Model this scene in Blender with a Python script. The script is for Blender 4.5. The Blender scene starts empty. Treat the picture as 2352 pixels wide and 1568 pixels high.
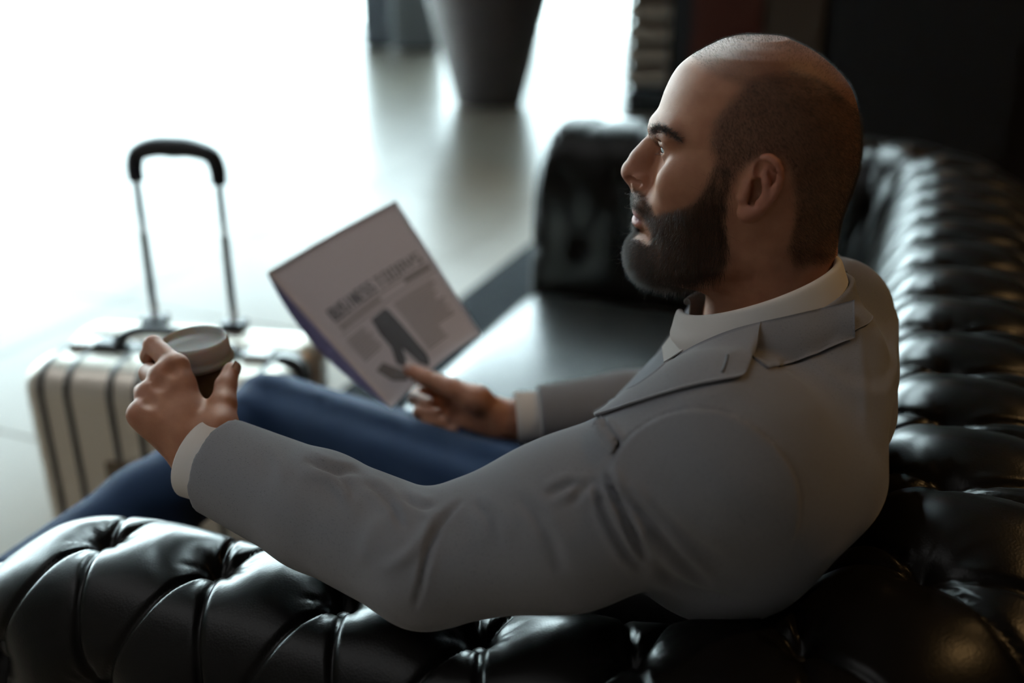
import bpy, bmesh, math, random
import numpy as np
from mathutils import Vector, Matrix
from mathutils.bvhtree import BVHTree

S = bpy.context.scene
COL = S.collection
RNG = np.random.default_rng(7)
random.seed(7)

# ------------------------------------------------------------------ camera
FPX = 2300.0                       # focal length in pixels of the 2352 px frame
CAM = np.array([0.0, 0.0, 1.37])
YAW, PITCH = math.radians(22), math.radians(23)
FWD = np.array([-math.sin(YAW)*math.cos(PITCH), math.cos(YAW)*math.cos(PITCH), -math.sin(PITCH)])
RGT = np.array([math.cos(YAW), math.sin(YAW), 0.0])
UPV = np.cross(RGT, FWD)
cd = bpy.data.cameras.new('camera'); cam = bpy.data.objects.new('camera', cd); COL.objects.link(cam)
cd.sensor_width = 36.0; cd.lens = FPX*36.0/2352.0; cd.clip_start = 0.05; cd.clip_end = 200
M = Matrix.Identity(4)
for i in range(3):
    M[i][0], M[i][1], M[i][2], M[i][3] = RGT[i], UPV[i], -FWD[i], CAM[i]
cam.matrix_world = M
cd.dof.use_dof = True; cd.dof.focus_distance = 0.932; cd.dof.aperture_fstop = 1.9
S.camera = cam

# ------------------------------------------------------------------ exposure, world
S.view_settings.view_transform = 'Standard'; S.view_settings.look = 'None'
S.view_settings.gamma = 1.0; S.view_settings.use_curve_mapping = False
S.view_settings.exposure = 0.36
S.cycles.use_denoising = True
S.cycles.max_bounces = 8; S.cycles.diffuse_bounces = 4; S.cycles.glossy_bounces = 4
S.cycles.sample_clamp_indirect = 6.0
S.cycles.caustics_reflective = False; S.cycles.caustics_refractive = False
W = bpy.data.worlds.new('overcast_sky'); S.world = W; W.use_nodes = True
bg = W.node_tree.nodes['Background']
bg.inputs[0].default_value = (0.74, 0.95, 1.0, 1); bg.inputs[1].default_value = 20.0

def area(name, loc, look, sx, sy, power, col, portal=False, spread=180):
    l = bpy.data.lights.new(name, 'AREA'); l.shape = 'RECTANGLE'; l.size = sx; l.size_y = sy
    l.energy = power; l.color = col; l.spread = math.radians(spread)
    if portal: l.cycles.is_portal = True
    o = bpy.data.objects.new(name, l); COL.objects.link(o); o.location = loc
    o.rotation_euler = (Vector(look)-Vector(loc)).to_track_quat('-Z', 'Y').to_euler()
    return o

ROOM = dict(x0=-9.5, x1=3.0, y0=-4.0, y1=12.5, h=5.5)
# daylight portals just inside the glazed walls
area('portal_back', (-5.95, 12.3, 2.75), (-5.95, 0, 2.75), 7.0, 5.5, 1.0, (1, 1, 1), portal=True)
area('portal_left', (-9.3, 7.0, 2.75), (0, 7.0, 2.75), 10.8, 5.5, 1.0, (1, 1, 1), portal=True)
# warm ceiling downlights over the lounge; last one added to brighten the partition panels
LAMPS = [((1.35, 1.7, 3.16), 9.0), ((1.6, 3.2, 3.16), 9.0), ((-.2, 4.45, 3.16), 3.0)]
for i, (p, e) in enumerate(LAMPS):
    area('downlight', p, (p[0], p[1], 0), 0.10, 0.10, e*.66, (1.0, 0.60, 0.24), spread=120)
# unseen fill lamp added to bounce off the ceiling; portal of the added rooflight
area('added_fill_bounce', (-3.2, -1.2, 4.3), (-3.2, -1.0, 5.5), 6.0, .3, 105, (.95, .97, 1.0))
area('portal_added_rooflight', (-3.0, 6.0, 5.45), (-3.0, 6.0, 0), 3.5, 5.8, 1.0, (1, 1, 1), portal=True)

# ------------------------------------------------------------------ pixel helpers (photo frame 2352 x 1568)
def ray(px, py):
    return FWD + (px-1176.0)/FPX*RGT + (784.0-py)/FPX*UPV
def at(px, py, d):
    return CAM + d*ray(px, py)
def onY(px, py, y):
    r = ray(px, py); return CAM + r*((y-CAM[1])/r[1])
def onZ(px, py, z):
    r = ray(px, py); return CAM + r*((z-CAM[2])/r[2])
def proj(P):
    q = np.asarray(P, float)-CAM
    d = q@FWD
    return np.stack([1176+FPX*(q@RGT)/d, 784-FPX*(q@UPV)/d], -1)

# ------------------------------------------------------------------ materials
def mat(name, col=(.5, .5, .5), rough=.5, metal=0.0, spec=.5, **kw):
    m = bpy.data.materials.new(name); m.use_nodes = True
    nt = m.node_tree; b = nt.nodes['Principled BSDF']
    b.inputs['Base Color'].default_value = (*col, 1); b.inputs['Roughness'].default_value = rough
    b.inputs['Metallic'].default_value = metal; b.inputs['Specular IOR Level'].default_value = spec
    for k, v in kw.items():
        b.inputs[k].default_value = v
    return m
def N(m, t, **kw):
    n = m.node_tree.nodes.new(t)
    for k, v in kw.items():
        if k in n.inputs: n.inputs[k].default_value = v
        else: setattr(n, k, v)
    return n
def L(m, a, b): m.node_tree.links.new(a, b)
def B(m): return m.node_tree.nodes['Principled BSDF']
def noise_bump(m, scale, strength, dist=.001, detail=3, kind='noise'):
    tc = N(m, 'ShaderNodeTexCoord')
    if kind == 'noise':
        n = N(m, 'ShaderNodeTexNoise', Scale=scale, Detail=detail); out = n.outputs['Fac']
    else:
        n = N(m, 'ShaderNodeTexVoronoi', Scale=scale); out = n.outputs['Distance']
    L(m, tc.outputs['Object'], n.inputs['Vector'])
    bp = N(m, 'ShaderNodeBump', Strength=strength, Distance=dist)
    L(m, out, bp.inputs['Height'])
    prev = B(m).inputs['Normal']
    if prev.is_linked:
        L(m, prev.links[0].from_socket, bp.inputs['Normal'])
    L(m, bp.outputs['Normal'], prev)
    return bp
def noise_color(m, scale, c0, c1, detail=4, lo=.35, hi=.65, sx=(1, 1, 1)):
    tc = N(m, 'ShaderNodeTexCoord'); mp = N(m, 'ShaderNodeMapping'); mp.inputs['Scale'].default_value = sx
    n = N(m, 'ShaderNodeTexNoise', Scale=scale, Detail=detail); r = N(m, 'ShaderNodeValToRGB')
    r.color_ramp.elements[0].position = lo; r.color_ramp.elements[1].position = hi
    r.color_ramp.elements[0].color = (*c0, 1); r.color_ramp.elements[1].color = (*c1, 1)
    L(m, tc.outputs['Object'], mp.inputs['Vector']); L(m, mp.outputs['Vector'], n.inputs['Vector'])
    L(m, n.outputs['Fac'], r.inputs['Fac']); L(m, r.outputs['Color'], B(m).inputs['Base Color'])
    return r

MT = {}
MT['leather'] = mat('black_leather', (.006, .0055, .005), .29, spec=.14)
noise_color(MT['leather'], 9, (.004, .0038, .0036), (.009, .008, .007))
noise_bump(MT['leather'], 420, .14, .0006, kind='voronoi'); noise_bump(MT['leather'], 38, .08, .0015)
MT['button'] = mat('leather_button', (.012, .011, .010), .4)
MT['tile'] = mat('polished_cream_tile', (.68, .62, .50), .28, spec=.28)
noise_color(MT['tile'], 1.4, (.66, .60, .48), (.75, .69, .57), detail=6)
MT['grout'] = mat('grout', (.45, .42, .36), .8)
MT['rug'] = mat('charcoal_carpet', (.018, .022, .026), .95, spec=.1); noise_bump(MT['rug'], 500, .5, .003)
MT['wall'] = mat('dark_wall_panelling', (.008, .007, .007), .8, spec=.12); noise_bump(MT['wall'], 30, .1)
MT['ceiling'] = mat('ceiling_paint', (.70, .69, .67), .9)
MT['oxblood'] = mat('oxblood_panel', (.040, .007, .003), .7, spec=.15)
MT['taupe'] = mat('taupe_panel', (.045, .030, .020), .7, spec=.15)
MT['slat'] = mat('beige_slat', (.55, .45, .35), .5)
MT['slat_back'] = mat('dark_slat_backing', (.05, .04, .03), .7)
MT['dark_metal'] = mat('dark_metal', (.02, .02, .022), .4, metal=.6)
MT['pot'] = mat('brown_planter_glaze', (.040, .028, .027), .5); noise_color(MT['pot'], 3, (.032, .023, .023), (.05, .034, .031))
MT['soil'] = mat('soil', (.02, .014, .01), .95)
MT['slate'] = mat('slate_blue_laminate', (.06, .068, .08), .5)
MT['greypanel'] = mat('grey_laminate', (.22, .24, .25), .5)
MT['glass'] = mat('window_glass', (1, 1, 1), .0, spec=.5, **{'Transmission Weight': 1.0, 'IOR': 1.0})
MT['mullion'] = mat('white_mullion', (.62, .68, .68), .5)
MT['pave'] = mat('pale_paving', (.55, .55, .53), .8)
# ------------------------------------------------------------------ mesh helpers
def wpos(o):
    p = Vector((0, 0, 0))
    while o is not None:
        p += o.location; o = o.parent
    return p
def link(o, parent=None):
    COL.objects.link(o)
    if parent is not None:
        o.parent = parent
        o.location = o.location - wpos(parent)
    return o
def obj(name, verts, faces, m, parent=None, smooth=True, origin=None):
    me = bpy.data.meshes.new(name)
    v = np.asarray(verts, float)
    o0 = np.zeros(3) if origin is None else np.asarray(origin, float)
    me.from_pydata([tuple(p) for p in (v-o0)], [], [tuple(int(i) for i in f) for f in faces])
    if m is not None: me.materials.append(m)
    if smooth: me.polygons.foreach_set('use_smooth', [True]*len(me.polygons))
    me.update()
    o = bpy.data.objects.new(name, me); o.location = o0
    return link(o, parent)
def bm_obj(name, bm, m, parent=None, smooth=False, origin=None):
    me = bpy.data.meshes.new(name)
    if origin is not None:
        bmesh.ops.translate(bm, verts=bm.verts, vec=-Vector(origin))
    bm.normal_update(); bm.to_mesh(me); bm.free(); me.materials.append(m)
    if smooth: me.polygons.foreach_set('use_smooth', [True]*len(me.polygons))
    o = bpy.data.objects.new(name, me)
    if origin is not None: o.location = origin
    return link(o, parent)
def empty(name, loc, label=None, cat=None, group=None):
    o = bpy.data.objects.new(name, None); o.empty_display_size = .05; o.location = loc
    link(o)
    return tag(o, label, cat, group)
def tag(o, label=None, cat=None, group=None, kind=None):
    if label: o['label'] = label
    if cat: o['category'] = cat
    if group: o['group'] = group
    if kind: o['kind'] = kind
    return o
def box_bm(bm, c, s, rot=None, bevel=0.0, seg=2):
    r = bmesh.ops.create_cube(bm, size=1.0)
    vs = r['verts']
    bmesh.ops.scale(bm, verts=vs, vec=s)
    if bevel > 0:
        es = list({e for v in vs for e in v.link_edges})
        rb = bmesh.ops.bevel(bm, geom=es, offset=bevel, segments=seg, affect='EDGES', profile=.5)
        vs = list({v for f in rb['faces'] for v in f.verts} | {v for v in vs if v.is_valid})
        # collect the whole island
        seen = set(vs); st = list(vs)
        while st:
            v = st.pop()
            for e in v.link_edges:
                w = e.other_vert(v)
                if w not in seen: seen.add(w); st.append(w)
        vs = list(seen)
    if rot is not None: bmesh.ops.rotate(bm, verts=vs, cent=(0, 0, 0), matrix=rot)
    bmesh.ops.translate(bm, verts=vs, vec=c)
    return vs
def box(name, c, s, m, parent=None, rot=None, bevel=0.0, smooth=False, origin=None):
    bm = bmesh.new(); box_bm(bm, c, s, rot, bevel)
    return bm_obj(name, bm, m, parent, smooth, origin)
def grid_faces(n, m_, close_u=False, close_v=False, flip=False):
    F = []
    for i in range(n if close_u else n-1):
        for j in range(m_ if close_v else m_-1):
            a = i*m_+j; b = ((i+1) % n)*m_+j; c = ((i+1) % n)*m_+(j+1) % m_; d = i*m_+(j+1) % m_
            F.append((a, d, c, b) if flip else (a, b, c, d))
    return F
def catmull(P, n, closed=False):
    P = np.asarray(P, float); k = len(P)
    Q = np.vstack([P[-1:], P, P[:2]]) if closed else np.vstack([2*P[0]-P[1], P, 2*P[-1]-P[-2]])
    segs = k if closed else k-1
    t = np.linspace(0, segs, n, endpoint=not closed); i = np.minimum(t.astype(int), segs-1); f = (t-i)[:, None]
    p0, p1, p2, p3 = Q[i], Q[i+1], Q[i+2], Q[i+3]
    return .5*((2*p1)+(-p0+p2)*f+(2*p0-5*p1+4*p2-p3)*f**2+(-p0+3*p1-3*p2+p3)*f**3)
def resample(P, n):
    P = np.asarray(P, float); s = np.r_[0, np.cumsum(np.linalg.norm(np.diff(P, axis=0), axis=1))]
    t = np.linspace(0, s[-1], n)
    return np.stack([np.interp(t, s, P[:, k]) for k in range(P.shape[1])], 1)
def tube_arrays(P, r, seg=10, closed=False, flat=None, ref=(0, 0, 1)):
    """sweep a (possibly elliptical) section along P; r scalar or array; returns verts, faces"""
    P = np.asarray(P, float); n = len(P); r = np.broadcast_to(np.asarray(r, float), (n,))
    T = np.gradient(P, axis=0) if not closed else np.roll(P, -1, 0)-np.roll(P, 1, 0)
    T /= np.linalg.norm(T, axis=1)[:, None]+1e-12
    V = []; ref = np.asarray(ref, float); ref = ref/np.linalg.norm(ref)
    a = np.linspace(0, 2*np.pi, seg, endpoint=False)
    for i in range(n):
        x = np.cross(T[i], ref)
        if np.linalg.norm(x) < 1e-3: x = np.cross(T[i], (1, 0, 0.1))
        x /= np.linalg.norm(x); y = np.cross(x, T[i])
        fx, fy = (1, 1) if flat is None else flat
        V.append(P[i]+r[i]*(np.cos(a)[:, None]*x*fx+np.sin(a)[:, None]*y*fy))
    V = np.vstack(V); F = grid_faces(n, seg, close_u=closed, close_v=True)
    if not closed:
        F.append(tuple(range(seg))[::-1]); F.append(tuple(range((n-1)*seg, n*seg)))
    F = [f[::-1] for f in F]
    return V, F
def tube(name, P, r, m, parent=None, seg=10, closed=False, flat=None, ref=(0, 0, 1)):
    V, F = tube_arrays(P, r, seg, closed, flat, ref)
    return obj(name, V, F, m, parent)
def lathe(name, prof, c, m, parent=None, seg=40, axis=None, cap=False):
    """prof [(r,z)...] revolved about the axis through c"""
    prof = np.asarray(prof, float); a = np.linspace(0, 2*np.pi, seg, endpoint=False)
    V = np.zeros((len(prof), seg, 3)); V[:, :, 0] = prof[:, :1]*np.cos(a); V[:, :, 1] = prof[:, :1]*np.sin(a); V[:, :, 2] = prof[:, 1:]
    V = V.reshape(-1, 3)
    if axis is not None:
        q = Vector((0, 0, 1)).rotation_difference(Vector(axis)).to_matrix()
        V = V@np.array(q).T
    F = grid_faces(len(prof), seg, close_v=True, flip=True)
    return obj(name, V+np.asarray(c, float), F, m, parent)
def solid_sheet(name, P, t, m, parent=None, normals=None):
    """closed slab from a grid of points P (n,m,3), thickness t along +normals"""
    n, k = P.shape[:2]
    if normals is None:
        du = np.gradient(P, axis=0); dv = np.gradient(P, axis=1); normals = np.cross(du, dv)
        normals /= np.linalg.norm(normals, axis=2)[..., None]+1e-12
    A = P.reshape(-1, 3); Bv = (P+normals*t).reshape(-1, 3); N0 = n*k
    F = [f[::-1] for f in grid_faces(n, k)]
    F += [tuple(i+N0 for i in f[::-1]) for f in F]
    def side(idx):
        for a, b in zip(idx[:-1], idx[1:]): F.append((a, b, b+N0, a+N0))
    side([j for j in range(k)]); side([(n-1)*k+j for j in range(k)][::-1])
    side([i*k+k-1 for i in range(n)]); side([i*k for i in range(n)][::-1])
    return obj(name, np.vstack([A, Bv]), F, m, parent)

# ------------------------------------------------------------------ implicit surfaces
class Field:
    def __init__(self, lo, hi, h):
        self.lo = np.asarray(lo, float); self.h = h
        self.n = np.ceil((np.asarray(hi, float)-self.lo)/h).astype(int)+1
        self.ax = [(self.lo[i]+h*np.arange(self.n[i])).astype(np.float32) for i in range(3)]
        self.F = np.full(self.n, 1.0, np.float32)
    def win(self, lo, hi):
        s = []
        for i in range(3):
            a = max(0, int((lo[i]-self.lo[i])/self.h)-1); b = min(self.n[i], int((hi[i]-self.lo[i])/self.h)+3)
            if b <= a: return None
            s.append(slice(a, b))
        return tuple(s)
    def apply(self, fn, lo, hi, k=.0, op='add'):
        pad = k+4*self.h
        w = self.win(np.asarray(lo)-pad, np.asarray(hi)+pad)
        if w is None: return
        X = self.ax[0][w[0]][:, None, None]; Y = self.ax[1][w[1]][None, :, None]; Z = self.ax[2][w[2]][None, None, :]
        d = fn(X, Y, Z).astype(np.float32); a = self.F[w]
        if op == 'sub': d = -d; a2, b2 = -a, -d
        elif op == 'int': a2, b2 = -a, -d
        else: a2, b2 = a, d
        if k > 0:
            hh = np.clip(.5+.5*(a2-b2)/k, 0, 1); r = a2+(b2-a2)*hh-k*hh*(1-hh)
        else: r = np.minimum(a2, b2)
        self.F[w] = -r if op != 'add' else r
    def cone(self, a, b, r1, r2, k=.0, op='add', flat=None):
        """round cone a->b; flat=(dir, factor) squashes across dir"""
        a = np.asarray(a, float); b = np.asarray(b, float); R = max(r1, r2)*1.6
        ba = b-a; L2 = float(ba@ba)+1e-12
        def fn(X, Y, Z):
            px, py, pz = X-a[0], Y-a[1], Z-a[2]
            t = np.clip((px*ba[0]+py*ba[1]+pz*ba[2])/L2, 0, 1)
            qx, qy, qz = px-t*ba[0], py-t*ba[1], pz-t*ba[2]
            if flat is not None:
                dv, s = flat; e = qx*dv[0]+qy*dv[1]+qz*dv[2]; g = e*(s-1)
                qx, qy, qz = qx+g*dv[0], qy+g*dv[1], qz+g*dv[2]
            return np.sqrt(qx*qx+qy*qy+qz*qz)-(r1+t*(r2-r1))
        self.apply(fn, np.minimum(a, b)-R, np.maximum(a, b)+R, k, op)
    def chain(self, P, R, k=.004, **kw):
        for i in range(len(P)-1): self.cone(P[i], P[i+1], R[i], R[i+1], k, **kw)
    def ell(self, c, r, k=.0, op='add', rot=None):
        """ellipsoid; rot rows are its axes"""
        c = np.asarray(c, float); r = np.asarray(r, float); A = np.eye(3) if rot is None else np.asarray(rot, float)
        R = r.max()*np.ones(3)
        def fn(X, Y, Z):
            p = (X-c[0], Y-c[1], Z-c[2]); k0 = 0; k1 = 0
            for i in range(3):
                q = p[0]*A[i, 0]+p[1]*A[i, 1]+p[2]*A[i, 2]
                k0 = k0+(q/r[i])**2; k1 = k1+(q/r[i]**2)**2
            k0 = np.sqrt(k0); k1 = np.sqrt(k1)+1e-9
            return k0*(k0-1)/k1
        self.apply(fn, c-R, c+R, k, op)
    def plane_cut(self, p, n, reach, k=.0):
        """remove what lies beyond p along n, within reach"""
        p = np.asarray(p, float); n = np.asarray(n, float)/np.linalg.norm(n)
        def fn(X, Y, Z): return np.maximum(-((X-p[0])*n[0]+(Y-p[1])*n[1]+(Z-p[2])*n[2]), np.sqrt((X-p[0])**2+(Y-p[1])**2+(Z-p[2])**2)-reach)
        self.apply(fn, p-reach, p+reach, k, 'sub')
    def mesh(self, smooth=2):
        V, Q = surface_nets(self.F, self.lo, self.h)
        for _ in range(smooth): V = lap(V, Q, .5); V = lap(V, Q, -.52)
        return V, Q
def surface_nets(F, lo, h):
    s = F < 0; n = np.array(F.shape)
    cnt = np.zeros(n-1, np.int8)
    for i in (0, 1):
        for j in (0, 1):
            for k in (0, 1): cnt += s[i:n[0]-1+i, j:n[1]-1+j, k:n[2]-1+k]
    act = (cnt > 0) & (cnt < 8); idx = np.argwhere(act); ids = np.full(n-1, -1, np.int64); ids[act] = np.arange(len(idx))
    acc = np.zeros((len(idx), 3)); c = np.zeros(len(idx))
    for ax in range(3):
        o1, o2 = [q for q in range(3) if q != ax]
        for a in (0, 1):
            for b in (0, 1):
                p = idx.copy(); p[:, o1] += a; p[:, o2] += b; q = p.copy(); q[:, ax] += 1
                f0 = F[p[:, 0], p[:, 1], p[:, 2]]; f1 = F[q[:, 0], q[:, 1], q[:, 2]]
                m_ = (f0 < 0) != (f1 < 0); t = np.where(m_, f0/(f0-f1+1e-20), 0)
                pos = p.astype(float); pos[:, ax] += t
                acc[m_] += pos[m_]; c[m_] += 1
    V = lo+h*acc/c[:, None]
    quads = []
    for ax in range(3):
        o1, o2 = (ax+1) % 3, (ax+2) % 3
        sl0 = [slice(None)]*3; sl1 = [slice(None)]*3; sl0[ax] = slice(0, n[ax]-1); sl1[ax] = slice(1, n[ax])
        a = s[tuple(sl0)]; b = s[tuple(sl1)]; e = np.argwhere(a != b)
        e = e[(e[:, o1] > 0) & (e[:, o2] > 0) & (e[:, o1] < n[o1]-1) & (e[:, o2] < n[o2]-1)]
        ins = a[e[:, 0], e[:, 1], e[:, 2]]
        def cid(d1, d2):
            q = e.copy(); q[:, o1] += d1; q[:, o2] += d2; return ids[q[:, 0], q[:, 1], q[:, 2]]
        q = np.stack([cid(-1, -1), cid(0, -1), cid(0, 0), cid(-1, 0)], 1)
        q[~ins] = q[~ins][:, ::-1]; quads.append(q)
    return V, np.vstack(quads)
def lap(V, Q, w):
    acc = np.zeros_like(V); c = np.zeros(len(V))
    for a, b in ((0, 1), (1, 2), (2, 3), (3, 0)):
        i, j = Q[:, a], Q[:, b]
        for k in range(3):
            acc[:, k] += np.bincount(i, V[j, k], len(V))+np.bincount(j, V[i, k], len(V))
        c += np.bincount(i, minlength=len(V))+np.bincount(j, minlength=len(V))
    return V+w*(acc/np.maximum(c, 1)[:, None]-V)
def vnormals(V, Q):
    fn = np.cross(V[Q[:, 2]]-V[Q[:, 0]], V[Q[:, 3]]-V[Q[:, 1]]); Nn = np.zeros_like(V)
    for a in range(4):
        for k in range(3): Nn[:, k] += np.bincount(Q[:, a], fn[:, k], len(V))
    return Nn/(np.linalg.norm(Nn, axis=1)[:, None]+1e-20)
def np_obj(name, V, Q, m, parent=None):
    me = bpy.data.meshes.new(name); V = np.asarray(V, np.float32); Q = np.asarray(Q, np.int32); k = Q.shape[1]
    me.vertices.add(len(V)); me.vertices.foreach_set('co', V.ravel())
    me.loops.add(Q.size); me.loops.foreach_set('vertex_index', Q.ravel())
    me.polygons.add(len(Q)); me.polygons.foreach_set('loop_start', np.arange(0, Q.size, k, dtype=np.int32))
    me.polygons.foreach_set('use_smooth', np.ones(len(Q), bool))
    me.materials.append(m); me.update(); me.validate()
    o = bpy.data.objects.new(name, me)
    return link(o, parent)
def seg_dist(p, A):
    """distance of 2-D/3-D points p (n,d) to the polyline A, and the running parameter"""
    A = np.asarray(A, float); best = np.full(len(p), 1e9); par = np.zeros(len(p))
    for i in range(len(A)-1):
        a, b = A[i], A[i+1]; ba = b-a; t = np.clip(((p-a)@ba)/(ba@ba+1e-12), 0, 1)
        d = np.linalg.norm(p-(a+t[:, None]*ba), axis=1); m_ = d < best
        best[m_] = d[m_]; par[m_] = (i+t[m_])/(len(A)-1)
    return best, par
def in_poly(p, A):
    A = np.asarray(A, float); x, y = p[:, 0], p[:, 1]; r = np.zeros(len(p), bool)
    for i in range(len(A)):
        x0, y0 = A[i]; x1, y1 = A[(i+1) % len(A)]
        c = ((y0 > y) != (y1 > y)) & (x < (x1-x0)*(y-y0)/(y1-y0+1e-12)+x0)
        r ^= c
    return r
# ------------------------------------------------------------------ room shell
R0 = ROOM
floor = tag(box('floor', ((R0['x0']+R0['x1'])/2, (R0['y0']+R0['y1'])/2, -.054), (R0['x1']-R0['x0']+.3, R0['y1']-R0['y0']+.3, .10), MT['grout']), kind='structure')
nx, ny = 13, 17
tw = (R0['x1']-R0['x0'])/nx; th = (R0['y1']-R0['y0'])/ny
bm = bmesh.new(); box_bm(bm, (0, 0, -.005), (tw-.006, th-.006, .010), bevel=.0015, seg=1)
tile_me = bpy.data.meshes.new('tile'); bm.to_mesh(tile_me); bm.free(); tile_me.materials.append(MT['tile'])
for i in range(nx):
    for j in range(ny):
        t = bpy.data.objects.new('tile', tile_me)
        t.location = (R0['x0']+(i+.5)*tw, R0['y0']+(j+.5)*th, .001*random.random()*.6); link(t, floor)
RX0, RX1, RY0, RY1 = -4.7, -1.3, 3.2, 8.8            # opening of an unseen rooflight, added to brighten the hall floor
def slab(x0, x1, y0, y1): tag(box('ceiling', ((x0+x1)/2, (y0+y1)/2, R0['h']+.05), (x1-x0, y1-y0, .1), MT['ceiling']), kind='structure')
slab(R0['x0'], RX0, R0['y0'], R0['y1']); slab(RX1, R0['x1'], R0['y0'], R0['y1'])
slab(RX0, RX1, R0['y0'], RY0); slab(RX0, RX1, RY1, R0['y1'])
rl = tag(empty('window_8', ((RX0+RX1)/2, (RY0+RY1)/2, R0['h'])), kind='structure')
box('pane', ((RX0+RX1)/2, (RY0+RY1)/2, R0['h']+.09), (RX1-RX0, RY1-RY0, .012), MT['glass'], rl)
for k in range(4): box('frame', ((RX0+RX1)/2, RY0+(RY1-RY0)*k/3, R0['h']+.07), (RX1-RX0, .05, .06), MT['mullion'], rl)
H = R0['h']
tag(box('wall_right', (R0['x1']+.05, 4.25, H/2-.03), (.1, 16.7, H+.1), MT['wall']), kind='structure')
tag(box('wall_front', (-3.25, R0['y0']-.05, H/2-.03), (12.7, .1, H+.1), MT['ceiling']), kind='structure')
tag(box('wall_left', (R0['x0']-.05, (R0['y0']+1.7)/2, H/2-.03), (.1, 1.7-R0['y0'], H+.1), MT['ceiling']), kind='structure')
# glazed back wall left of x=-2.4 (dark panelling to the right), glazed left wall beyond y=2.7
WX0, WX1 = R0['x0'], -2.4
tag(box('wall_back', ((WX1+R0['x1'])/2, R0['y1']+.05, H/2-.03), (R0['x1']-WX1+.1, .1, H+.1), MT['wall']), kind='structure')
def window(k, p, q):
    p = np.array(p); q = np.array(q); w = np.linalg.norm(q-p); t = (q-p)/w; c = (p+q)/2
    rot = Matrix.Rotation(math.atan2(t[1], t[0]), 3, 'Z')
    e = empty('window_%d' % k, (c[0], c[1], 0)); tag(e, kind='structure')
    for s_ in (-1, 1): box('frame', (*(c+t*s_*(w/2-.02)), H/2), (.04, .06, H), MT['mullion'], e, rot=rot)
    for z in (.012, H-.05): box('frame', (*c, z), (w-.08, .06, .024 if z < 1 else .1), MT['mullion'], e, rot=rot)
    box('pane', (*c, H/2), (w-.08, .012, H-.124), MT['glass'], e, rot=rot)
for k in range(3):
    window(k+1, (WX0+(WX1-WX0)*k/3, R0['y1']), (WX0+(WX1-WX0)*(k+1)/3, R0['y1']))
for k in range(4):
    window(k+4, (R0['x0'], 1.7+10.8*k/4), (R0['x0'], 1.7+10.8*(k+1)/4))
tag(box('ground_outside', (-8, 24.3, -.12), (60, 23, .1), MT['pave']), kind='structure')
tag(box('ground_outside', (-24.8, 4.3, -.12), (30, 16.5, .1), MT['pave']), kind='structure')

# unseen lowered ceiling over the lounge, added to carry lamps and shade the man
tag(box('ceiling_added_soffit', (1.1, 2.1, 3.24), (3.8, 5.6, .12), MT['taupe']), kind='structure')
# partition behind the sofa (dark panelling with a red-brown and a taupe panel)
PY = 4.9
def on_wall(px): return onY(px, 60, PY)[0]
pw = tag(box('partition_wall', ((on_wall(1540)+3)/2, PY+.06, H/2), (3-on_wall(1540), .12, H), MT['wall']), kind='structure')
for nm, a, b, m_ in (('panel', 1592, 1752, 'oxblood'), ('panel', 1762, 1890, 'taupe'), ('panel', 1915, 2360, 'wall')):
    xa, xb = on_wall(a), on_wall(b)
    box(nm, ((xa+xb)/2, PY-.012, H/2), (xb-xa, .024, H-.06), MT[m_], pw, bevel=.004)

# ------------------------------------------------------------------ rug
rug = box('rug', (-.05, 3.3, .006), (3.0, 2.5, .012), MT['rug'], bevel=.004, origin=(-.05, 3.3, 0))
tag(rug, 'dark charcoal carpet lying on the cream tiles under the leather sofa', 'rug')

# ------------------------------------------------------------------ planter
pc = onZ(1124, 238, 0.0)
pd = float((pc-CAM)@FWD); pr = 78*pd/FPX
planter = empty('planter', tuple(pc), 'tall dark brown tapered planter standing on the cream floor', 'planter')
prof = [(0, .0), (pr*.95, 0), (pr, .015), (pr*1.22, .25), (pr*1.50, .55), (pr*1.80, .85), (pr*2.08, 1.15), (pr*2.15, 1.25), (pr*2.15, 1.29), (pr*2.0, 1.29), (pr*1.95, 1.2), (pr*1.90, 1.16)]
lathe('body', prof, pc, MT['pot'], planter, 64)
lathe('soil', [(0, 1.19), (pr*.8, 1.185), (pr*1.93, 1.17)], pc, MT['soil'], planter, 40)

# ------------------------------------------------------------------ dark cabinets far behind the planter
def cabinet(name, px0, px1, py, label, m_, h, dep, extra=0):
    a = onZ(px0, py, 0); b = onZ(px1, py, 0); c = (a+b)/2; w = np.linalg.norm(b-a)
    rt = (b-a)/w; rot = Matrix.Rotation(math.atan2(rt[1], rt[0]), 3, 'Z'); back = np.array([-rt[1], rt[0], 0])
    cc = c+back*dep/2
    e = empty(name, tuple(cc), label, 'cabinet')
    box('carcass', tuple(cc+np.array([0, 0, h/2+.02])), (w, dep, h-.04), m_, e, rot=rot, bevel=.008)
    box('plinth', tuple(cc+np.array([0, 0, .02])), (w*.94, dep*.9, .04), MT['dark_metal'], e, rot=rot)
    for s in (-1, 1):
        d = box('door', tuple(c+rt*s*w*.245-back*.009+np.array([0, 0, h/2+.03])), (w*.47, .018, h-.12), m_, e, rot=rot, bevel=.004)
        box('handle', tuple(c+rt*s*w*.04-back*.03+np.array([0, 0, h*.6])), (.015, .02, .16), MT['dark_metal'], d, rot=rot, bevel=.004)
    return e
cabinet('cabinet', 834, 902, 112, 'slate dark cabinet at the bright window left of the planter', MT['slate'], 1.5, .5)
cabinet('cabinet', 905, 1010, 118, 'lighter grey cabinet half hidden behind the brown planter', MT['greypanel'], 1.5, .5)

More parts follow.
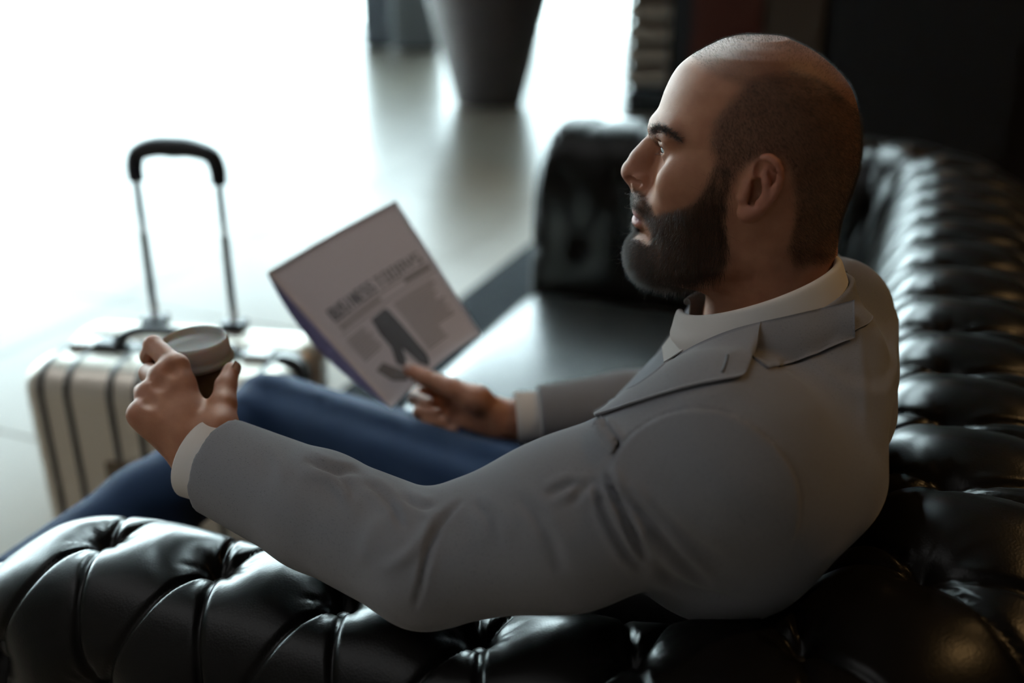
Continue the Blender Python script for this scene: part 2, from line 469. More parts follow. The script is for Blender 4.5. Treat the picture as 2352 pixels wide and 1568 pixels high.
# ------------------------------------------------------------------ slatted screen beside the dark wall
c0 = onZ(1432, 258, 0); c1 = onZ(1545, 258, 0); sc_c = (c0+c1)/2; sw = np.linalg.norm(c1-c0); rt = (c1-c0)/sw
rot = Matrix.Rotation(math.atan2(rt[1], rt[0]), 3, 'Z'); back = np.array([-rt[1], rt[0], 0])
scr = empty('slatted_screen', tuple(sc_c), 'dark framed screen of beige horizontal slats behind the far sofa arm', 'screen')
box('base', tuple(sc_c+np.array([0, 0, .09])), (sw, .26, .18), MT['dark_metal'], scr, rot=rot, bevel=.01)
box('post', tuple(sc_c+rt*(sw*.5-.03)+np.array([0, 0, 1.2])), (.06, .2, 2.4), MT['dark_metal'], scr, rot=rot, bevel=.006)
box('backing', tuple(sc_c+rt*sw*.04+back*.075+np.array([0, 0, 1.2])), (sw*.86, .02, 2.3), MT['slat_back'], scr, rot=rot)
box('post', tuple(sc_c-rt*(sw*.5-.012)+np.array([0, 0, 1.2])+back*.07), (.024, .06, 2.4), MT['dark_metal'], scr, rot=rot, bevel=.006)
sl_rot = rot@Matrix.Rotation(math.radians(38), 3, 'X')
for k in range(15):
    o = box('slat', tuple(sc_c-rt*.02+np.array([0, 0, .27+k*.155])), (sw-.04, .15, .035), MT['slat'], scr, rot=sl_rot, bevel=.006)

# ------------------------------------------------------------------ chesterfield sofa
SX0, AY, BX, FY, CR = -.90, .655, .085, 2.60, .25
SEAT_Z = .43
SOFA = empty('sofa', (-.4, 1.6, 0), 'long black leather buttoned chesterfield sofa the bearded man sits on', 'sofa')
prof = catmull([(-.150, .30), (-.146, .42), (-.138, .55), (-.122, .655), (-.096, .715), (-.055, .757), (-.008, .772), (.042, .765), (.083, .735), (.110, .688),
                (.114, .630), (.108, .575), (.090, .530), (.066, .500), (.055, .44), (.055, .30), (.055, .13)], 400)
NV = 250
prof = resample(prof, NV)
vs = np.r_[0, np.cumsum(np.linalg.norm(np.diff(prof, axis=0), axis=1))]
tn = np.gradient(prof, axis=0); tn /= np.linalg.norm(tn, axis=1)[:, None]
pn = np.stack([-tn[:, 1], tn[:, 0]], 1)
LA = (BX-CR)-SX0; LC = CR*math.pi/2; LB = (FY-CR)-(AY+CR); FX0 = -.925; LD = (BX-CR)-FX0
UT = LA+LC+LB+LC+LD
def path(u):
    if u < LA: return (SX0+u, AY), (0, -1)
    u -= LA
    if u < LC:
        a = -math.pi/2+u/CR; return (BX-CR+CR*math.cos(a), AY+CR+CR*math.sin(a)), (math.cos(a), math.sin(a))
    u -= LC
    if u < LB: return (BX, AY+CR+u), (1, 0)
    u -= LB
    if u < LC:
        a = u/CR; return (BX-CR+CR*math.cos(a), FY-CR+CR*math.sin(a)), (math.cos(a), math.sin(a))
    u -= LC
    return (BX-CR-u, FY), (0, 1)
DU, DV = .142, .182
vtop = vs[np.argmin(np.abs(prof[:, 0]+.010)+(prof[:, 1] < .7)*9)]
U0 = .176
def rise(u):
    return 1.018+.107*np.clip((u-LA*.8)/(LC+.2*LA), 0, 1)
def wide(u):
    return 1+.75*np.clip((u-LA)/LC, 0, 1)*np.clip((LA+2*LC+LB-u)/LC, 0, 1)
def tuft(u, v):
    a = (u-U0)/DU; b = (v-vtop)/DV
    i = a-b/2; j = a+b/2
    near = np.clip(1-(u-LA*.75)/(LC+.25*LA), 0, 1)*np.ones_like(v)
    si = np.abs(np.sin(np.pi*i)); sj = np.abs(np.sin(np.pi*j))
    puff = (si*sj)**(.5-.2*near)
    di = np.abs(i-np.round(i)); dj = np.abs(j-np.round(j))
    # nearest button
    r = np.full(np.broadcast(u, v).shape, 9.0)
    for bb in (-1, 0, 1):
        br = np.round(b)+bb
        ar = np.round(a-br/2)+br/2
        r = np.minimum(r, np.hypot((a-ar)*DU, (b-br)*DV))
    fade = np.clip((v-.10)/.08, 0, 1)*np.clip((vs[-1]-.40-v)/.06, 0, 1)
    groove = np.exp(-(np.minimum(di, dj)*.10/.0028)**2)
    bn = np.round(b); an = np.round(a-bn/2)+bn/2
    ang = np.arctan2((b-bn)*DV, (a-an)*DU)
    amp = .0022*near+.0095*(1-near)-.004*np.clip((u-LA-LC-LB)/LC, 0, 1)
    fade = fade*(1-.62*np.clip((u-LA-LC-LB-.2*LC)/LC, 0, 1))
    wr = .0011*np.sin(ang*13+3*np.sin(ang*3))*np.exp(-((r-.027)/.012)**2)
    dim = -.016*np.exp(-(r/.014)**2)-(.014+.005*near)*np.exp(-(r/.038)**2)
    return fade*(amp*puff+dim+wr-.0032*groove*np.clip((r-.008)/.02, 0, 1)*(1+1.6*np.exp(-(r/.05)**2)))+(1-fade)*.006
def sofa_strip(name, ua, ub, nu):
    uu = np.linspace(ua, ub, nu); Ug, Vg = np.meshgrid(uu, vs, indexing='ij')
    D = tuft(Ug, Vg)
    for end, sgn in ((0.0, 1), (UT, -1)):
        e = np.clip(1-np.abs(Ug-end)/(.215 if sgn > 0 else .075), 0, 1)
        D = D-(.15 if sgn > 0 else .05)*(1-np.sqrt(np.clip(1-e*e, 0, 1)))*(np.clip(pn[:, 1]*1.1, 0, 1)*.85+.15)[None, :]
    P = np.zeros((nu, NV, 3))
    for q, u in enumerate(uu):
        (x, y), (nx_, ny_) = path(u)
        o = prof[:, 0]*np.where(prof[:, 0] > 0, wide(u), 1)+D[q]*pn[:, 0]; z = prof[:, 1]*rise(u)+D[q]*pn[:, 1]
        P[q, :, 0] = x+o*nx_; P[q, :, 1] = y+o*ny_; P[q, :, 2] = z
    return obj(name, P.reshape(-1, 3), grid_faces(nu, NV, flip=True), MT['leather'], SOFA), P
CU1 = LA+LC*.5; CU2 = LA+LC+LB+LC*.5
nearArm, PN = sofa_strip('armrest', 0, CU1, 420)
backRest, PB = sofa_strip('backrest', CU1, CU2, 480)
farArm, PF = sofa_strip('armrest', CU2, UT, 230)
# arm fronts (scrolled facing panels)
def arm_front(P, x, dx):
    c = P[:, :].mean(0); ring = P.copy()
    rings = [ring]
    for s, off in ((.97, .010), (.90, .016), (.55, .018), (.05, .018)):
        q = c+(ring-c)*s; q[:, 0] = ring[:, 0]+dx*off; rings.append(q)
    V = np.vstack(rings); F = grid_faces(len(rings), len(ring), close_v=True)
    return obj('arm_front', V, F, MT['leather'], SOFA)
arm_front(PN[0], SX0, -1); arm_front(PF[-1], FX0, -1)
# buttons
def sofa_point(u, v, D):
    k = np.interp(v, vs, np.arange(NV)); o = np.interp(k, np.arange(NV), prof[:, 0]); z = np.interp(k, np.arange(NV), prof[:, 1])
    n0 = np.interp(k, np.arange(NV), pn[:, 0]); n1 = np.interp(k, np.arange(NV), pn[:, 1])
    (x, y), (a, b) = path(u); o2 = o*(wide(u) if o > 0 else 1)+D*n0
    return np.array([x+o2*a, y+o2*b, z*rise(u)+D*n1]), np.array([n0*a, n0*b, n1])
bm = bmesh.new(); bmesh.ops.create_uvsphere(bm, u_segments=12, v_segments=6, radius=1.0)
bmesh.ops.scale(bm, verts=bm.verts, vec=(.0105, .0105, .006))
btn_me = bpy.data.meshes.new('button'); bm.to_mesh(btn_me); bm.free(); btn_me.materials.append(MT['button'])
btn_me.polygons.foreach_set('use_smooth', [True]*len(btn_me.polygons))
for b in range(-4, 4):
    v = vtop+b*DV
    if v < .12 or v > vs[-1]-.44: continue
    for a in range(-1, 60):
        u = U0+(a+(b % 2)/2)*DU
        if u < .06 or u > UT-.04: continue
        p, n_ = sofa_point(u, v, -.034)
        o = bpy.data.objects.new('button', btn_me); o.location = p
        o.rotation_euler = Vector(n_).to_track_quat('Z', 'Y').to_euler()
        par = nearArm if u < CU1 else (backRest if u < CU2 else farArm)
        link(o, par)
# seat base, cushions, feet
def cushion(name, x0, x1, y0, y1, z0, z1, puff):
    nx_, ny_ = 40, 50
    V = []; xs = np.linspace(-1, 1, nx_); ys = np.linspace(-1, 1, ny_)
    X, Y = np.meshgrid(xs, ys, indexing='ij')
    e = np.clip(1-X**16, 0, 1)*np.clip(1-Y**16, 0, 1)
    top = z0+(z1-z0)*.5+(z1-z0)*.5*e**.45+puff*(1-X**2)*(1-Y**2)
    bot = z0+(z1-z0)*.5-(z1-z0)*.5*e**.45
    px = x0+(x1-x0)*(X+1)/2; py = y0+(y1-y0)*(Y+1)/2
    A = np.stack([px, py, top], 2).reshape(-1, 3); C = np.stack([px, py, bot], 2).reshape(-1, 3)
    F = grid_faces(nx_, ny_); n0 = nx_*ny_
    F = F+[tuple(i+n0 for i in f[::-1]) for f in F]
    return obj(name, np.vstack([A, C]), F, MT['leather'], SOFA)
yi0, yi1 = AY+.15, FY-.15
box('seat_base', ((-.93-.0)/2, (yi0+yi1)/2, .205), (.93, yi1-yi0, .19), MT['leather'], SOFA, bevel=.02)
nc = 2
for k in range(nc):
    a = yi0+(yi1-yi0)*k/nc; b = yi0+(yi1-yi0)*(k+1)/nc
    cushion('seat_cushion', -.945, .0, a+.003, b-.003, .285, SEAT_Z, .02)
for x in (-.82, .10):
    for y in (AY, FY):
        lathe('foot', [(0, 0.0145), (.025, .0145), (.034, .05), (.03, .09), (.04, .13), (0, .13)], (x, y, 0), MT['dark_metal'], SOFA, 20)
# ------------------------------------------------------------------ suitcase
MT['alu'] = mat('champagne_aluminium', (.74, .69, .61), .36, metal=.55); noise_bump(MT['alu'], 300, .05)
MT['alu_dark'] = mat('groove_grey', (.10, .10, .10), .45, metal=.5)
MT['black_plastic'] = mat('black_plastic', (.012, .013, .018), .45)
MT['steel'] = mat('brushed_steel', (.32, .31, .30), .35, metal=1.0)
MT['brass'] = mat('brown_leather_tag', (.16, .12, .075), .5)
hx = np.array([-math.sin(YAW), math.cos(YAW), 0]); be = math.radians(9)
cw = math.cos(be)*RGT-math.sin(be)*hx            # along the wide face, to the right
cn = math.cos(be)*hx+math.sin(be)*RGT            # into the case, away from the viewer
CWD, CDP, CHT, CZ0 = .515, .285, .575, .045
p0 = at(34, 925, 1.835); p0[2] = 0
case_c = p0+cw*CWD/2+cn*CDP/2
def cpt(a, b, z): return p0+cw*a+cn*b+np.array([0, 0, z])
CASE = empty('suitcase', tuple(case_c), 'champagne silver hard shell suitcase with raised black trolley handle beside the knee', 'suitcase')
Rc = Matrix(np.stack([cw, cn, np.array([0, 0, 1.0])], 1).tolist())
def rounded_case(name, a0, a1, b0, b1, z0, z1, r, m):
    bm = bmesh.new(); bmesh.ops.create_cube(bm, size=1)
    bmesh.ops.scale(bm, verts=bm.verts, vec=(a1-a0, b1-b0, z1-z0))
    bmesh.ops.bevel(bm, geom=bm.edges[:], offset=r, segments=6, affect='EDGES', profile=.5)
    bmesh.ops.rotate(bm, verts=bm.verts, cent=(0, 0, 0), matrix=Rc)
    bmesh.ops.translate(bm, verts=bm.verts, vec=cpt((a0+a1)/2, (b0+b1)/2, (z0+z1)/2))
    return bm_obj(name, bm, m, CASE, smooth=True)
rounded_case('shell', 0, CWD, 0, CDP*.485, CZ0, CZ0+CHT, .055, MT['alu'])
rounded_case('shell', 0, CWD, CDP*.515, CDP, CZ0, CZ0+CHT, .055, MT['alu'])
rounded_case('frame_band', .006, CWD-.006, CDP*.44, CDP*.56, CZ0+.006, CZ0+CHT-.006, .04, MT['alu_dark'])
# pressed ribs: pairs of dark grooves running up the face, over the top edge
def groove_path(a, b0, b1, z0, z1, r):
    pts = []
    pts.append((b0, z0+.06)); pts.append((b0, z1-r))
    for k in range(1, 7):
        t = math.pi/2*k/6; pts.append((b0+r-r*math.cos(t), z1-r+r*math.sin(t)))
    pts.append((b1, z1))
    return np.array([cpt(a, b, z) for b, z in pts])
for a in (.055, .107, .190, .242, .325, .377, .460):
    P = groove_path(a, -.0012, CDP*.45, CZ0, CZ0+CHT+.0012, .055)
    nrm = np.cross(np.gradient(P, axis=0), cw); nrm /= np.linalg.norm(nrm, axis=1)[:, None]
    s = .0065
    G = np.stack([P-cw*s, P-cw*s*.5+nrm*.0012, P+cw*s*.5+nrm*.0012, P+cw*s], 1)
    if ((G[0, 1]-P[0])@cn) > 0: G = np.stack([P-cw*s, P-cw*s*.5-nrm*.0012, P+cw*s*.5-nrm*.0012, P+cw*s], 1)
    obj('groove', G.reshape(-1, 3), grid_faces(len(P), 4), MT['alu_dark'], CASE)
# latch plates and tag
def cbox(name, a, b, z, sa, sb, sz, m, par=CASE, bev=.003):
    return box(name, tuple(cpt(a, b, z)), (sa, sb, sz), m, par, rot=Rc, bevel=bev)
cbox('name_plate', .205, -.004, .425, .085, .01, .036, MT['brass'])
cbox('side_button', -.004, .12, .40, .012, .05, .06, MT['black_plastic'], bev=.005)
cbox('latch', .085, .12, CZ0+CHT+.004, .05, .045, .014, MT['steel'])
cbox('latch', .43, .12, CZ0+CHT+.004, .05, .045, .014, MT['steel'])
# carry handle
top = CZ0+CHT
P = catmull([cpt(.145, .12, top+.004), cpt(.155, .12, top+.02), cpt(.195, .12, top+.037), cpt(.245, .12, top+.04), cpt(.295, .12, top+.037), cpt(.335, .12, top+.02), cpt(.345, .12, top+.004)], 30)
tube('carry_handle', P, .009, MT['black_plastic'], CASE, 10, flat=(1, 1))
for a in (.135, .355): cbox('handle_mount', a, .12, top+.006, .05, .04, .016, MT['black_plastic'])
# trolley handle: two steel tubes and a black grip
hb = at(352, 745, 2.06); a_l = float((hb-p0)@cw)+.034; a_r = a_l+.166; bh = CDP-.045
lean = np.array([0, 0, 1.0])*1.0+cn*.05-cw*.015
ztop = .342
for a in (a_l, a_r):
    cbox('tube_socket', a, bh, top+.008, .045, .04, .02, MT['black_plastic'])
    q = cpt(a, bh, top)
    tube('handle_tube', [q, q+lean*ztop*.55], .0082, MT['steel'], CASE, 12)
    tube('handle_tube', [q+lean*ztop*.5, q+lean*(ztop-.03)], .0066, MT['steel'], CASE, 12)
ql = cpt(a_l, bh, top)+lean*(ztop-.055); qr = cpt(a_r, bh, top)+lean*(ztop-.055)
up = lean/np.linalg.norm(lean)
G = catmull([ql, ql+up*.030, ql+up*.055+cw*.012, ql+up*.066+cw*.05, (ql+qr)/2+up*.066, qr+up*.066-cw*.05, qr+up*.055-cw*.012, qr+up*.030, qr], 60)
rr = np.interp(np.linspace(0, 1, 60), [0, .2, .3, .5, .7, .8, 1], [.0145, .0160, .0175, .0200, .0175, .0160, .0145])
tube('grip', G, rr, MT['black_plastic'], CASE, 14, ref=tuple(cn))
for a in (.06, CWD-.06):
    for b in (.05, CDP-.05):
        w = tube('wheel', [cpt(a-.012, b, .0225), cpt(a+.012, b, .0225)], .0222, MT['black_plastic'], CASE, 20)
        cbox('wheel_fork', a, b, .042, .032, .03, .02, MT['black_plastic'])

# ------------------------------------------------------------------ paper cup
MT['lid'] = mat('white_plastic_lid', (.80, .80, .77), .38, **{'Subsurface Weight': .6, 'Subsurface Scale': .02})
def translucent(m, col, w):
    nt = m.node_tree; tr = N(m, 'ShaderNodeBsdfTranslucent'); tr.inputs['Color'].default_value = (*col, 1)
    mx = N(m, 'ShaderNodeMixShader'); mx.inputs[0].default_value = w; out = nt.nodes['Material Output']
    L(m, B(m).outputs[0], mx.inputs[1]); L(m, tr.outputs[0], mx.inputs[2]); L(m, mx.outputs[0], out.inputs['Surface'])
translucent(MT['lid'], (.85, .85, .82), .45)
MT['kraft'] = mat('kraft_paper', (.22, .13, .065), .75); noise_color(MT['kraft'], 60, (.19, .11, .055), (.25, .15, .078))
CUPD = 1.085
cup_top = at(444, 779, CUPD)           # centre of the lid's raised rim
cax = np.array([-.02, -.03, 1.0]); cax /= np.linalg.norm(cax)
LR = .0385
cup_base = cup_top-cax*.112
CUP = empty('coffee_cup', tuple(cup_base), 'kraft paper coffee cup with white lid held in the near hand', 'cup')
lathe('body', [(0, .0), (.0265, .0), (.027, .003), (LR-.0035, .098), (LR-.003, .10), (0, .1)], cup_base, MT['kraft'], CUP, 48, axis=cax)
lathe('lid', [(LR-.001, .086), (LR+.0012, .0865), (LR+.0018, .0895), (LR+.0010, .0925), (LR-.0008, .0935), (LR-.0012, .097), (LR-.0018, .1095), (LR-.0026, .1125), (LR-.0042, .1133), (LR-.0056, .1125), (LR-.0068, .1075), (LR-.009, .1062), (.012, .1055), (0, .1055)],
      cup_base, MT['lid'], CUP, 64, axis=cax)

# ------------------------------------------------------------------ magazine
MT['paper'] = mat('newsprint_page', (.84, .77, .79), .65)
MT['paper_back'] = mat('lilac_page', (.30, .28, .50), .65)
translucent(MT['paper'], (.97, .86, .86), .3); translucent(MT['paper_back'], (.62, .58, .90), .4)
MT['ink'] = mat('grey_ink', (.055, .045, .045), .7)
MT['ink_light'] = mat('pale_ink', (.25, .21, .20), .7)
MT['ink_mid'] = mat('photo_ink', (.15, .12, .11), .7)
mTL, mTR, mBR, mBL = at(612, 626, 1.50), at(910, 462, 1.53), at(1106, 770, 1.425), at(898, 938, 1.40)
MAG = empty('magazine', tuple((mBL+mBR)/2), 'folded grey newspaper magazine with black headline held up in the far hand', 'magazine')
mag_n = np.cross(mTR-mTL, mBL-mTL); mag_n /= np.linalg.norm(mag_n)      # faces the viewer?
if mag_n@(CAM-mTL) < 0: mag_n = -mag_n
def mag(s, t, lift=0.0):
    """s across (0 left..1 right), t down (0 top..1 bottom); the sheet bows slightly"""
    p = (mTL*(1-s)+mTR*s)*(1-t)+(mBL*(1-s)+mBR*s)*t
    bow = .020*np.sin(math.pi*np.clip(s*.9, 0, 1))*(.3+.7*t)-.010*np.sin(math.pi*t)*(1-s)
    return p+mag_n*(bow+lift)
def mag_grid(s0, s1, t0, t1, n, m_, lift):
    return np.array([[mag(s, t, lift) for t in np.linspace(t0, t1, m_)] for s in np.linspace(s0, s1, n)])
def sheet(name, s0, s1, t0, t1, n, m_, lift, th, mt, par):
    return solid_sheet(name, mag_grid(s0, s1, t0, t1, n, m_, lift), th, mt, par, normals=np.broadcast_to(-mag_n, (n, m_, 3)))
cover = sheet('cover', 0, 1, 0, 1, 20, 20, .0, .0005, MT['paper'], MAG)
# inner pages fanning out behind the lower left edge
for k in range(1):
    off = .006*(k+1)
    G = []
    for s in np.linspace(0, 1, 16):
        G.append([mag(s, t, -.0012*(k+1)-.012*(k+1)*(1-s)**3*math.sin(math.pi*min(1, t*.95+.05)))+(mTL-mTR)*(.085*(k+1)*math.sin(math.pi*t**.9)*(1-s)**6) for t in np.linspace(0.004*k, 1, 16)])
    solid_sheet('page', np.array(G), .0004, MT['paper_back'], MAG, normals=np.broadcast_to(-mag_n, (16, 16, 3)))
def letters(word, s0, s1, t0, t1, name, mt, lift=.0008):
    """blocky condensed serif capitals as raised print strips"""
    G = {'B': ['L', 'T', 'M', 'D', 'R'], 'U': ['L', 'D', 'R'], 'S': ['T', 'M', 'D', 'l', 'r'], 'I': ['C'], 'N': ['L', 'R', '/'], 'E': ['L', 'T', 'M', 'D'],
         'T': ['T', 'C'], 'O': ['L', 'R', 'T', 'D'], 'D': ['L', 'R', 'T', 'D'], 'A': ['L', 'R', 'T', 'M'], 'Y': ['l', 'Q', 'M', 'r2'], ' ': []}
    V, F = [], []
    n = len(word); w = (s1-s0)/n
    def quad(a0, b0, a1, b1, sh=0):
        k = len(V)
        for (a, b) in ((a0, b0), (a1, b0), (a1+sh, b1), (a0+sh, b1)):
            V.append(mag(a, b, lift))
        F.append((k, k+1, k+2, k+3))
    hgt = t1-t0; st = hgt*.13
    for i, ch in enumerate(word):
        x0 = s0+i*w+w*.08; x1 = s0+(i+1)*w-w*.08; sw = (x1-x0)*.30; mid = (t0+t1)/2
        for g in G.get(ch, []):
            if g == 'L': quad(x0, t0, x0+sw, t1)
            if g == 'R': quad(x1-sw, t0, x1, t1)
            if g == 'T': quad(x0, t0, x1, t0+st)
            if g == 'D': quad(x0, t1-st, x1, t1)
            if g == 'M': quad(x0, mid-st/2, x1, mid+st/2)
            if g == 'C': quad((x0+x1)/2-sw/2, t0, (x0+x1)/2+sw/2, t1)
            if g == 'l': quad(x0, t0, x0+sw, mid)
            if g == 'r': quad(x1-sw, mid, x1, t1)
            if g == 'r2': quad(x1-sw, t0, x1, mid)
            if g == 'Q': quad((x0+x1)/2-sw/2, mid, (x0+x1)/2+sw/2, t1)
            if g == '/': quad(x0, t0, x0+sw, t1, (x1-x0)-sw)
    o = obj(name, V, F, mt, MAG, smooth=False)
    return o
letters('BUSINESS', .13, .52, .365, .445, 'headline', MT['ink'])
letters('TODAYS', .535, .93, .365, .445, 'headline', MT['ink_light'])
def print_block(name, s0, s1, t0, t1, mt, lift=.0007):
    G = mag_grid(s0, s1, t0, t1, max(2, int((s1-s0)*20)+2), max(2, int((t1-t0)*20)+2), lift)
    return obj(name, G.reshape(-1, 3), grid_faces(G.shape[0], G.shape[1]), mt, MAG)
MT['ink_faint'] = mat('faint_ink', (.34, .29, .28), .7)
print_block('rule', .13, .95, .462, .470, MT['ink_faint'])
print_block('subtitle', .13, .50, .485, .505, MT['ink_faint'])
print_block('subtitle', .72, .95, .478, .502, MT['ink_light'])
print_block('rule', .10, .97, .525, .531, MT['ink_faint'])
# column text lines to the right, picture of a dark suited figure at the left
for k in range(19):
    t = .565+k*.0185
    print_block('text_line', .55, .555+.36*(.8+.2*random.random())*(1 if k < 14 else .6), t, t+.008, MT['ink_faint'])
for k in range(9):
    t = .565+k*.0185
    print_block('text_line', .10, .10+.19*(.8+.2*random.random()), t, t+.008, MT['ink_faint'])
def print_poly(name, pts, mt, lift=.0009):
    pts = np.array(pts); c = pts.mean(0)
    V = [mag(*c, lift)]; R_ = resample(np.vstack([pts, pts[:1]]), 40)[:-1]
    V += [mag(s, t, lift) for s, t in R_]
    F = [(0, 1+i, 1+(i+1) % len(R_)) for i in range(len(R_))]
    return obj(name, V, F, mt, MAG)
print_poly('photo_print', [(.345, .56), (.49, .555), (.505, .70), (.515, .93), (.47, .985), (.42, .93), (.39, .80), (.36, .86), (.315, .905), (.275, .85), (.325, .76), (.325, .66)], MT['ink'])
print_poly('photo_print', [(.12, .80), (.20, .79), (.30, .93), (.25, .955), (.16, .90)], MT['ink_mid'])
print_poly('photo_print', [(.27, .985), (.315, .94), (.345, .95), (.33, .99)], MT['ink'])
# ------------------------------------------------------------------ the seated man: reference frames
HC = at(1720, 370, .95)
fa = math.radians(101)
fH = np.array([-math.sin(fa), math.cos(fa), 0.0]); lH = np.array([-fH[1]*-1*-1, 0, 0])
lH = np.cross((0, 0, 1.0), fH); uH = np.array([0, 0, 1.0])
def loc(P):
    q = np.asarray(P, float)-HC
    return np.stack([q@fH, q@lH, q[..., 2]], -1)
def wld(f, l, u): return HC+f*fH+l*lH+u*uH
def lat(px, py, l=0.0):
    r = ray(px, py); t = ((HC-CAM)@lH+l)/(r@lH)
    return CAM+t*r
def Z1(zx, zy): return 1380+zx/2.3758, 40+zy/2.3758
def ZE(zx, zy): return 1660+zx/7.125, 320+zy/7.125

# ------------------------------------------------------------------ head and neck
HF = Field(HC-np.array([.150, .125, .178]), HC+np.array([.140, .125, .140]), .0017)
front = [(1738, 84), (1700, 86), (1660, 92), (1630, 105), (1591, 126), (1562, 148), (1543, 173), (1527, 206), (1518, 231), (1508, 259), (1501, 278), (1500, 292), (1507, 304), (1512, 318), (1515, 345),
         (1510, 375), (1501, 405), (1487, 428), (1473, 448), (1468, 468), (1468, 488), (1470, 505), (1476, 518), (1475, 532), (1464, 550), (1456, 570), (1456, 588), (1463, 604), (1475, 615), (1492, 625), (1520, 633), (1545, 640)]
back = [(1739, 84), (1801, 88), (1843, 104), (1884, 127), (1926, 163), (1947, 188), (1962, 217), (1972, 259), (1976, 293), (1977, 326), (1974, 364), (1966, 400), (1950, 435), (1925, 470), (1890, 500), (1850, 530),
        (1800, 555), (1745, 580), (1712, 605), (1700, 622), (1690, 640)]
def prof_u(lst):
    a = np.array([loc(lat(*p)) for p in catmull(np.array(lst, float), 260)]); o = np.argsort(a[:, 2])
    return a[o, 2], a[o, 0]
uf, ff = prof_u(front); ub, fb = prof_u(back)
wl = [(80, 0.0), (84, .020), (90, .036), (100, .048), (120, .060), (150, .0685), (190, .0745), (240, .0775), (300, .0780), (350, .0765), (400, .0735), (450, .0700), (500, .0655), (550, .0600), (585, .0545), (610, .048), (628, .040), (640, .034)]
uw = np.array([loc(lat(1700, y))[2] for y, _ in wl])[::-1]; ww = np.array([w for _, w in wl])[::-1]
cl = [(80, 1745), (150, 1760), (300, 1775), (400, 1770), (470, 1740), (540, 1690), (600, 1640), (640, 1640)]
uc = np.array([loc(lat(1700, y))[2] for y, _ in cl])[::-1]; fc = np.array([loc(lat(x, y))[0] for y, x in cl])[::-1]
def head_base(X, Y, Z):
    f = (X-HC[0])*fH[0]+(Y-HC[1])*fH[1]; l = (X-HC[0])*lH[0]+(Y-HC[1])*lH[1]; u = (Z-HC[2])+0*f
    u1 = (Z-HC[2]).ravel()
    A = np.interp(u1, uf, ff)[None, None, :]; Bk = np.interp(u1, ub, fb)[None, None, :]
    w = np.maximum(np.interp(u1, uw, ww), 1e-4)[None, None, :]; c = np.clip(np.interp(u1, uc, fc)[None, None, :], Bk+.002, A-.002)
    top = uf.max(); bot = uf.min()
    d = f-c
    nf = np.interp(u1, [-.12, -.06, 0, .05], [2.15, 2.25, 2.35, 2.1])[None, None, :]
    e = np.where(d > 0, d/np.maximum(A-c, 2e-3), -d/np.maximum(c-Bk, 2e-3))
    n_ = np.where(d > 0, nf, 2.0)
    rho = (e**n_+(np.abs(l)/w)**n_+1e-9)**(1/n_)-1
    g = np.gradient(rho, HF.h); gm = np.sqrt(g[0]**2+g[1]**2+g[2]**2)+1e-3
    r = rho/gm
    out = np.maximum(u-top, bot-u)
    return np.clip(np.maximum(r, out), -.05, .05)
HF.apply(head_base, HC-.3, HC+.3, 0)
# neck with the muscle that runs from behind the ear to the collar bone
HF.cone(lat(1785, 480), lat(1762, 780), .056, .0665, .022)
for s in (1, -1):
    HF.cone(lat(1775, 520)+lH*s*.044, lat(1640, 755)+lH*s*.018, .014, .012, .018)
    # jaw angle and cheek bone
    HF.cone(lat(1672, 560)+lH*s*.047, lat(1500, 596)+lH*s*.014, .012, .014, .02)
    HF.ell(lat(1575, 392)+lH*s*.052, (.022, .011, .016), .032, rot=[fH, lH, uH])
    # eye socket, brow ridge
    HF.ell(lat(1518, 332)+lH*s*.034+fH*.004, (.013, .018, .012), .010, 'sub', rot=[fH, lH, uH])
    HF.cone(lat(1512, 290)+lH*s*.010, lat(1548, 288)+lH*s*.046, .0075, .008, .014)
# nose
nb = [lat(1511, 309), lat(1491, 336), lat(1467, 364), lat(1452, 385)]
HF.chain(nb, [.0058, .0062, .0070, .0082], .008)
HF.ell(lat(1450, 396), (.0098, .0105, .0092), .006, rot=[fH, lH, uH])
HF.cone(lat(1455, 409), lat(1474, 426), .0062, .0055, .005)
HF.cone(lat(1490, 360), lat(1484, 405), .010, .0125, .012)
for s in (1, -1):
    HF.ell(lat(1474, 411)+lH*s*.0130, (.0098, .0058, .0078), .004, rot=[fH, lH, uH])
for s in (1, -1):
    q0, q1 = loc(lat(1447, 411, .0105)), loc(lat(1467, 423, .0170)); HF.cone(wld(q0[0], s*q0[1], q0[2]), wld(q1[0], s*q1[1], q1[2]), .0034, .0042, .0010, 'sub')
# upper lip, lips, chin
HF.ell(lat(1480, 455), (.011, .026, .012), .014, rot=[fH, lH, uH])
HF.ell(lat(1479, 481)+fH*.0005, (.0105, .025, .0062), .004, rot=[fH, lH, uH])
HF.ell(lat(1474, 505), (.0098, .022, .0068), .004, rot=[fH, lH, uH])
HF.ell(lat(1462, 492)-fH*.0005, (.010, .020, .0013), .0012, 'sub', rot=[fH, lH, uH])
HF.ell(lat(1490, 575), (.019, .023, .019), .016, rot=[fH, lH, uH])
# eye lids
EYE = {}
for s in (1, -1):
    E0 = lat(1549, 342, .0315); q = loc(E0); E = wld(q[0], s*q[1], q[2]); EYE[s] = E
    HF.ell(E, (.0138, .0150, .0135), .006, rot=[fH, lH, uH])
    HF.ell(E+fH*.0115-uH*.0006+lH*s*.001, (.0085, .0108, .0027), .0015, 'sub', rot=[fH, lH, uH])
    HF.ell(E+fH*.0125+uH*.0082, (.004, .014, .0011), .002, 'sub', rot=[fH, lH, uH])   # lid crease
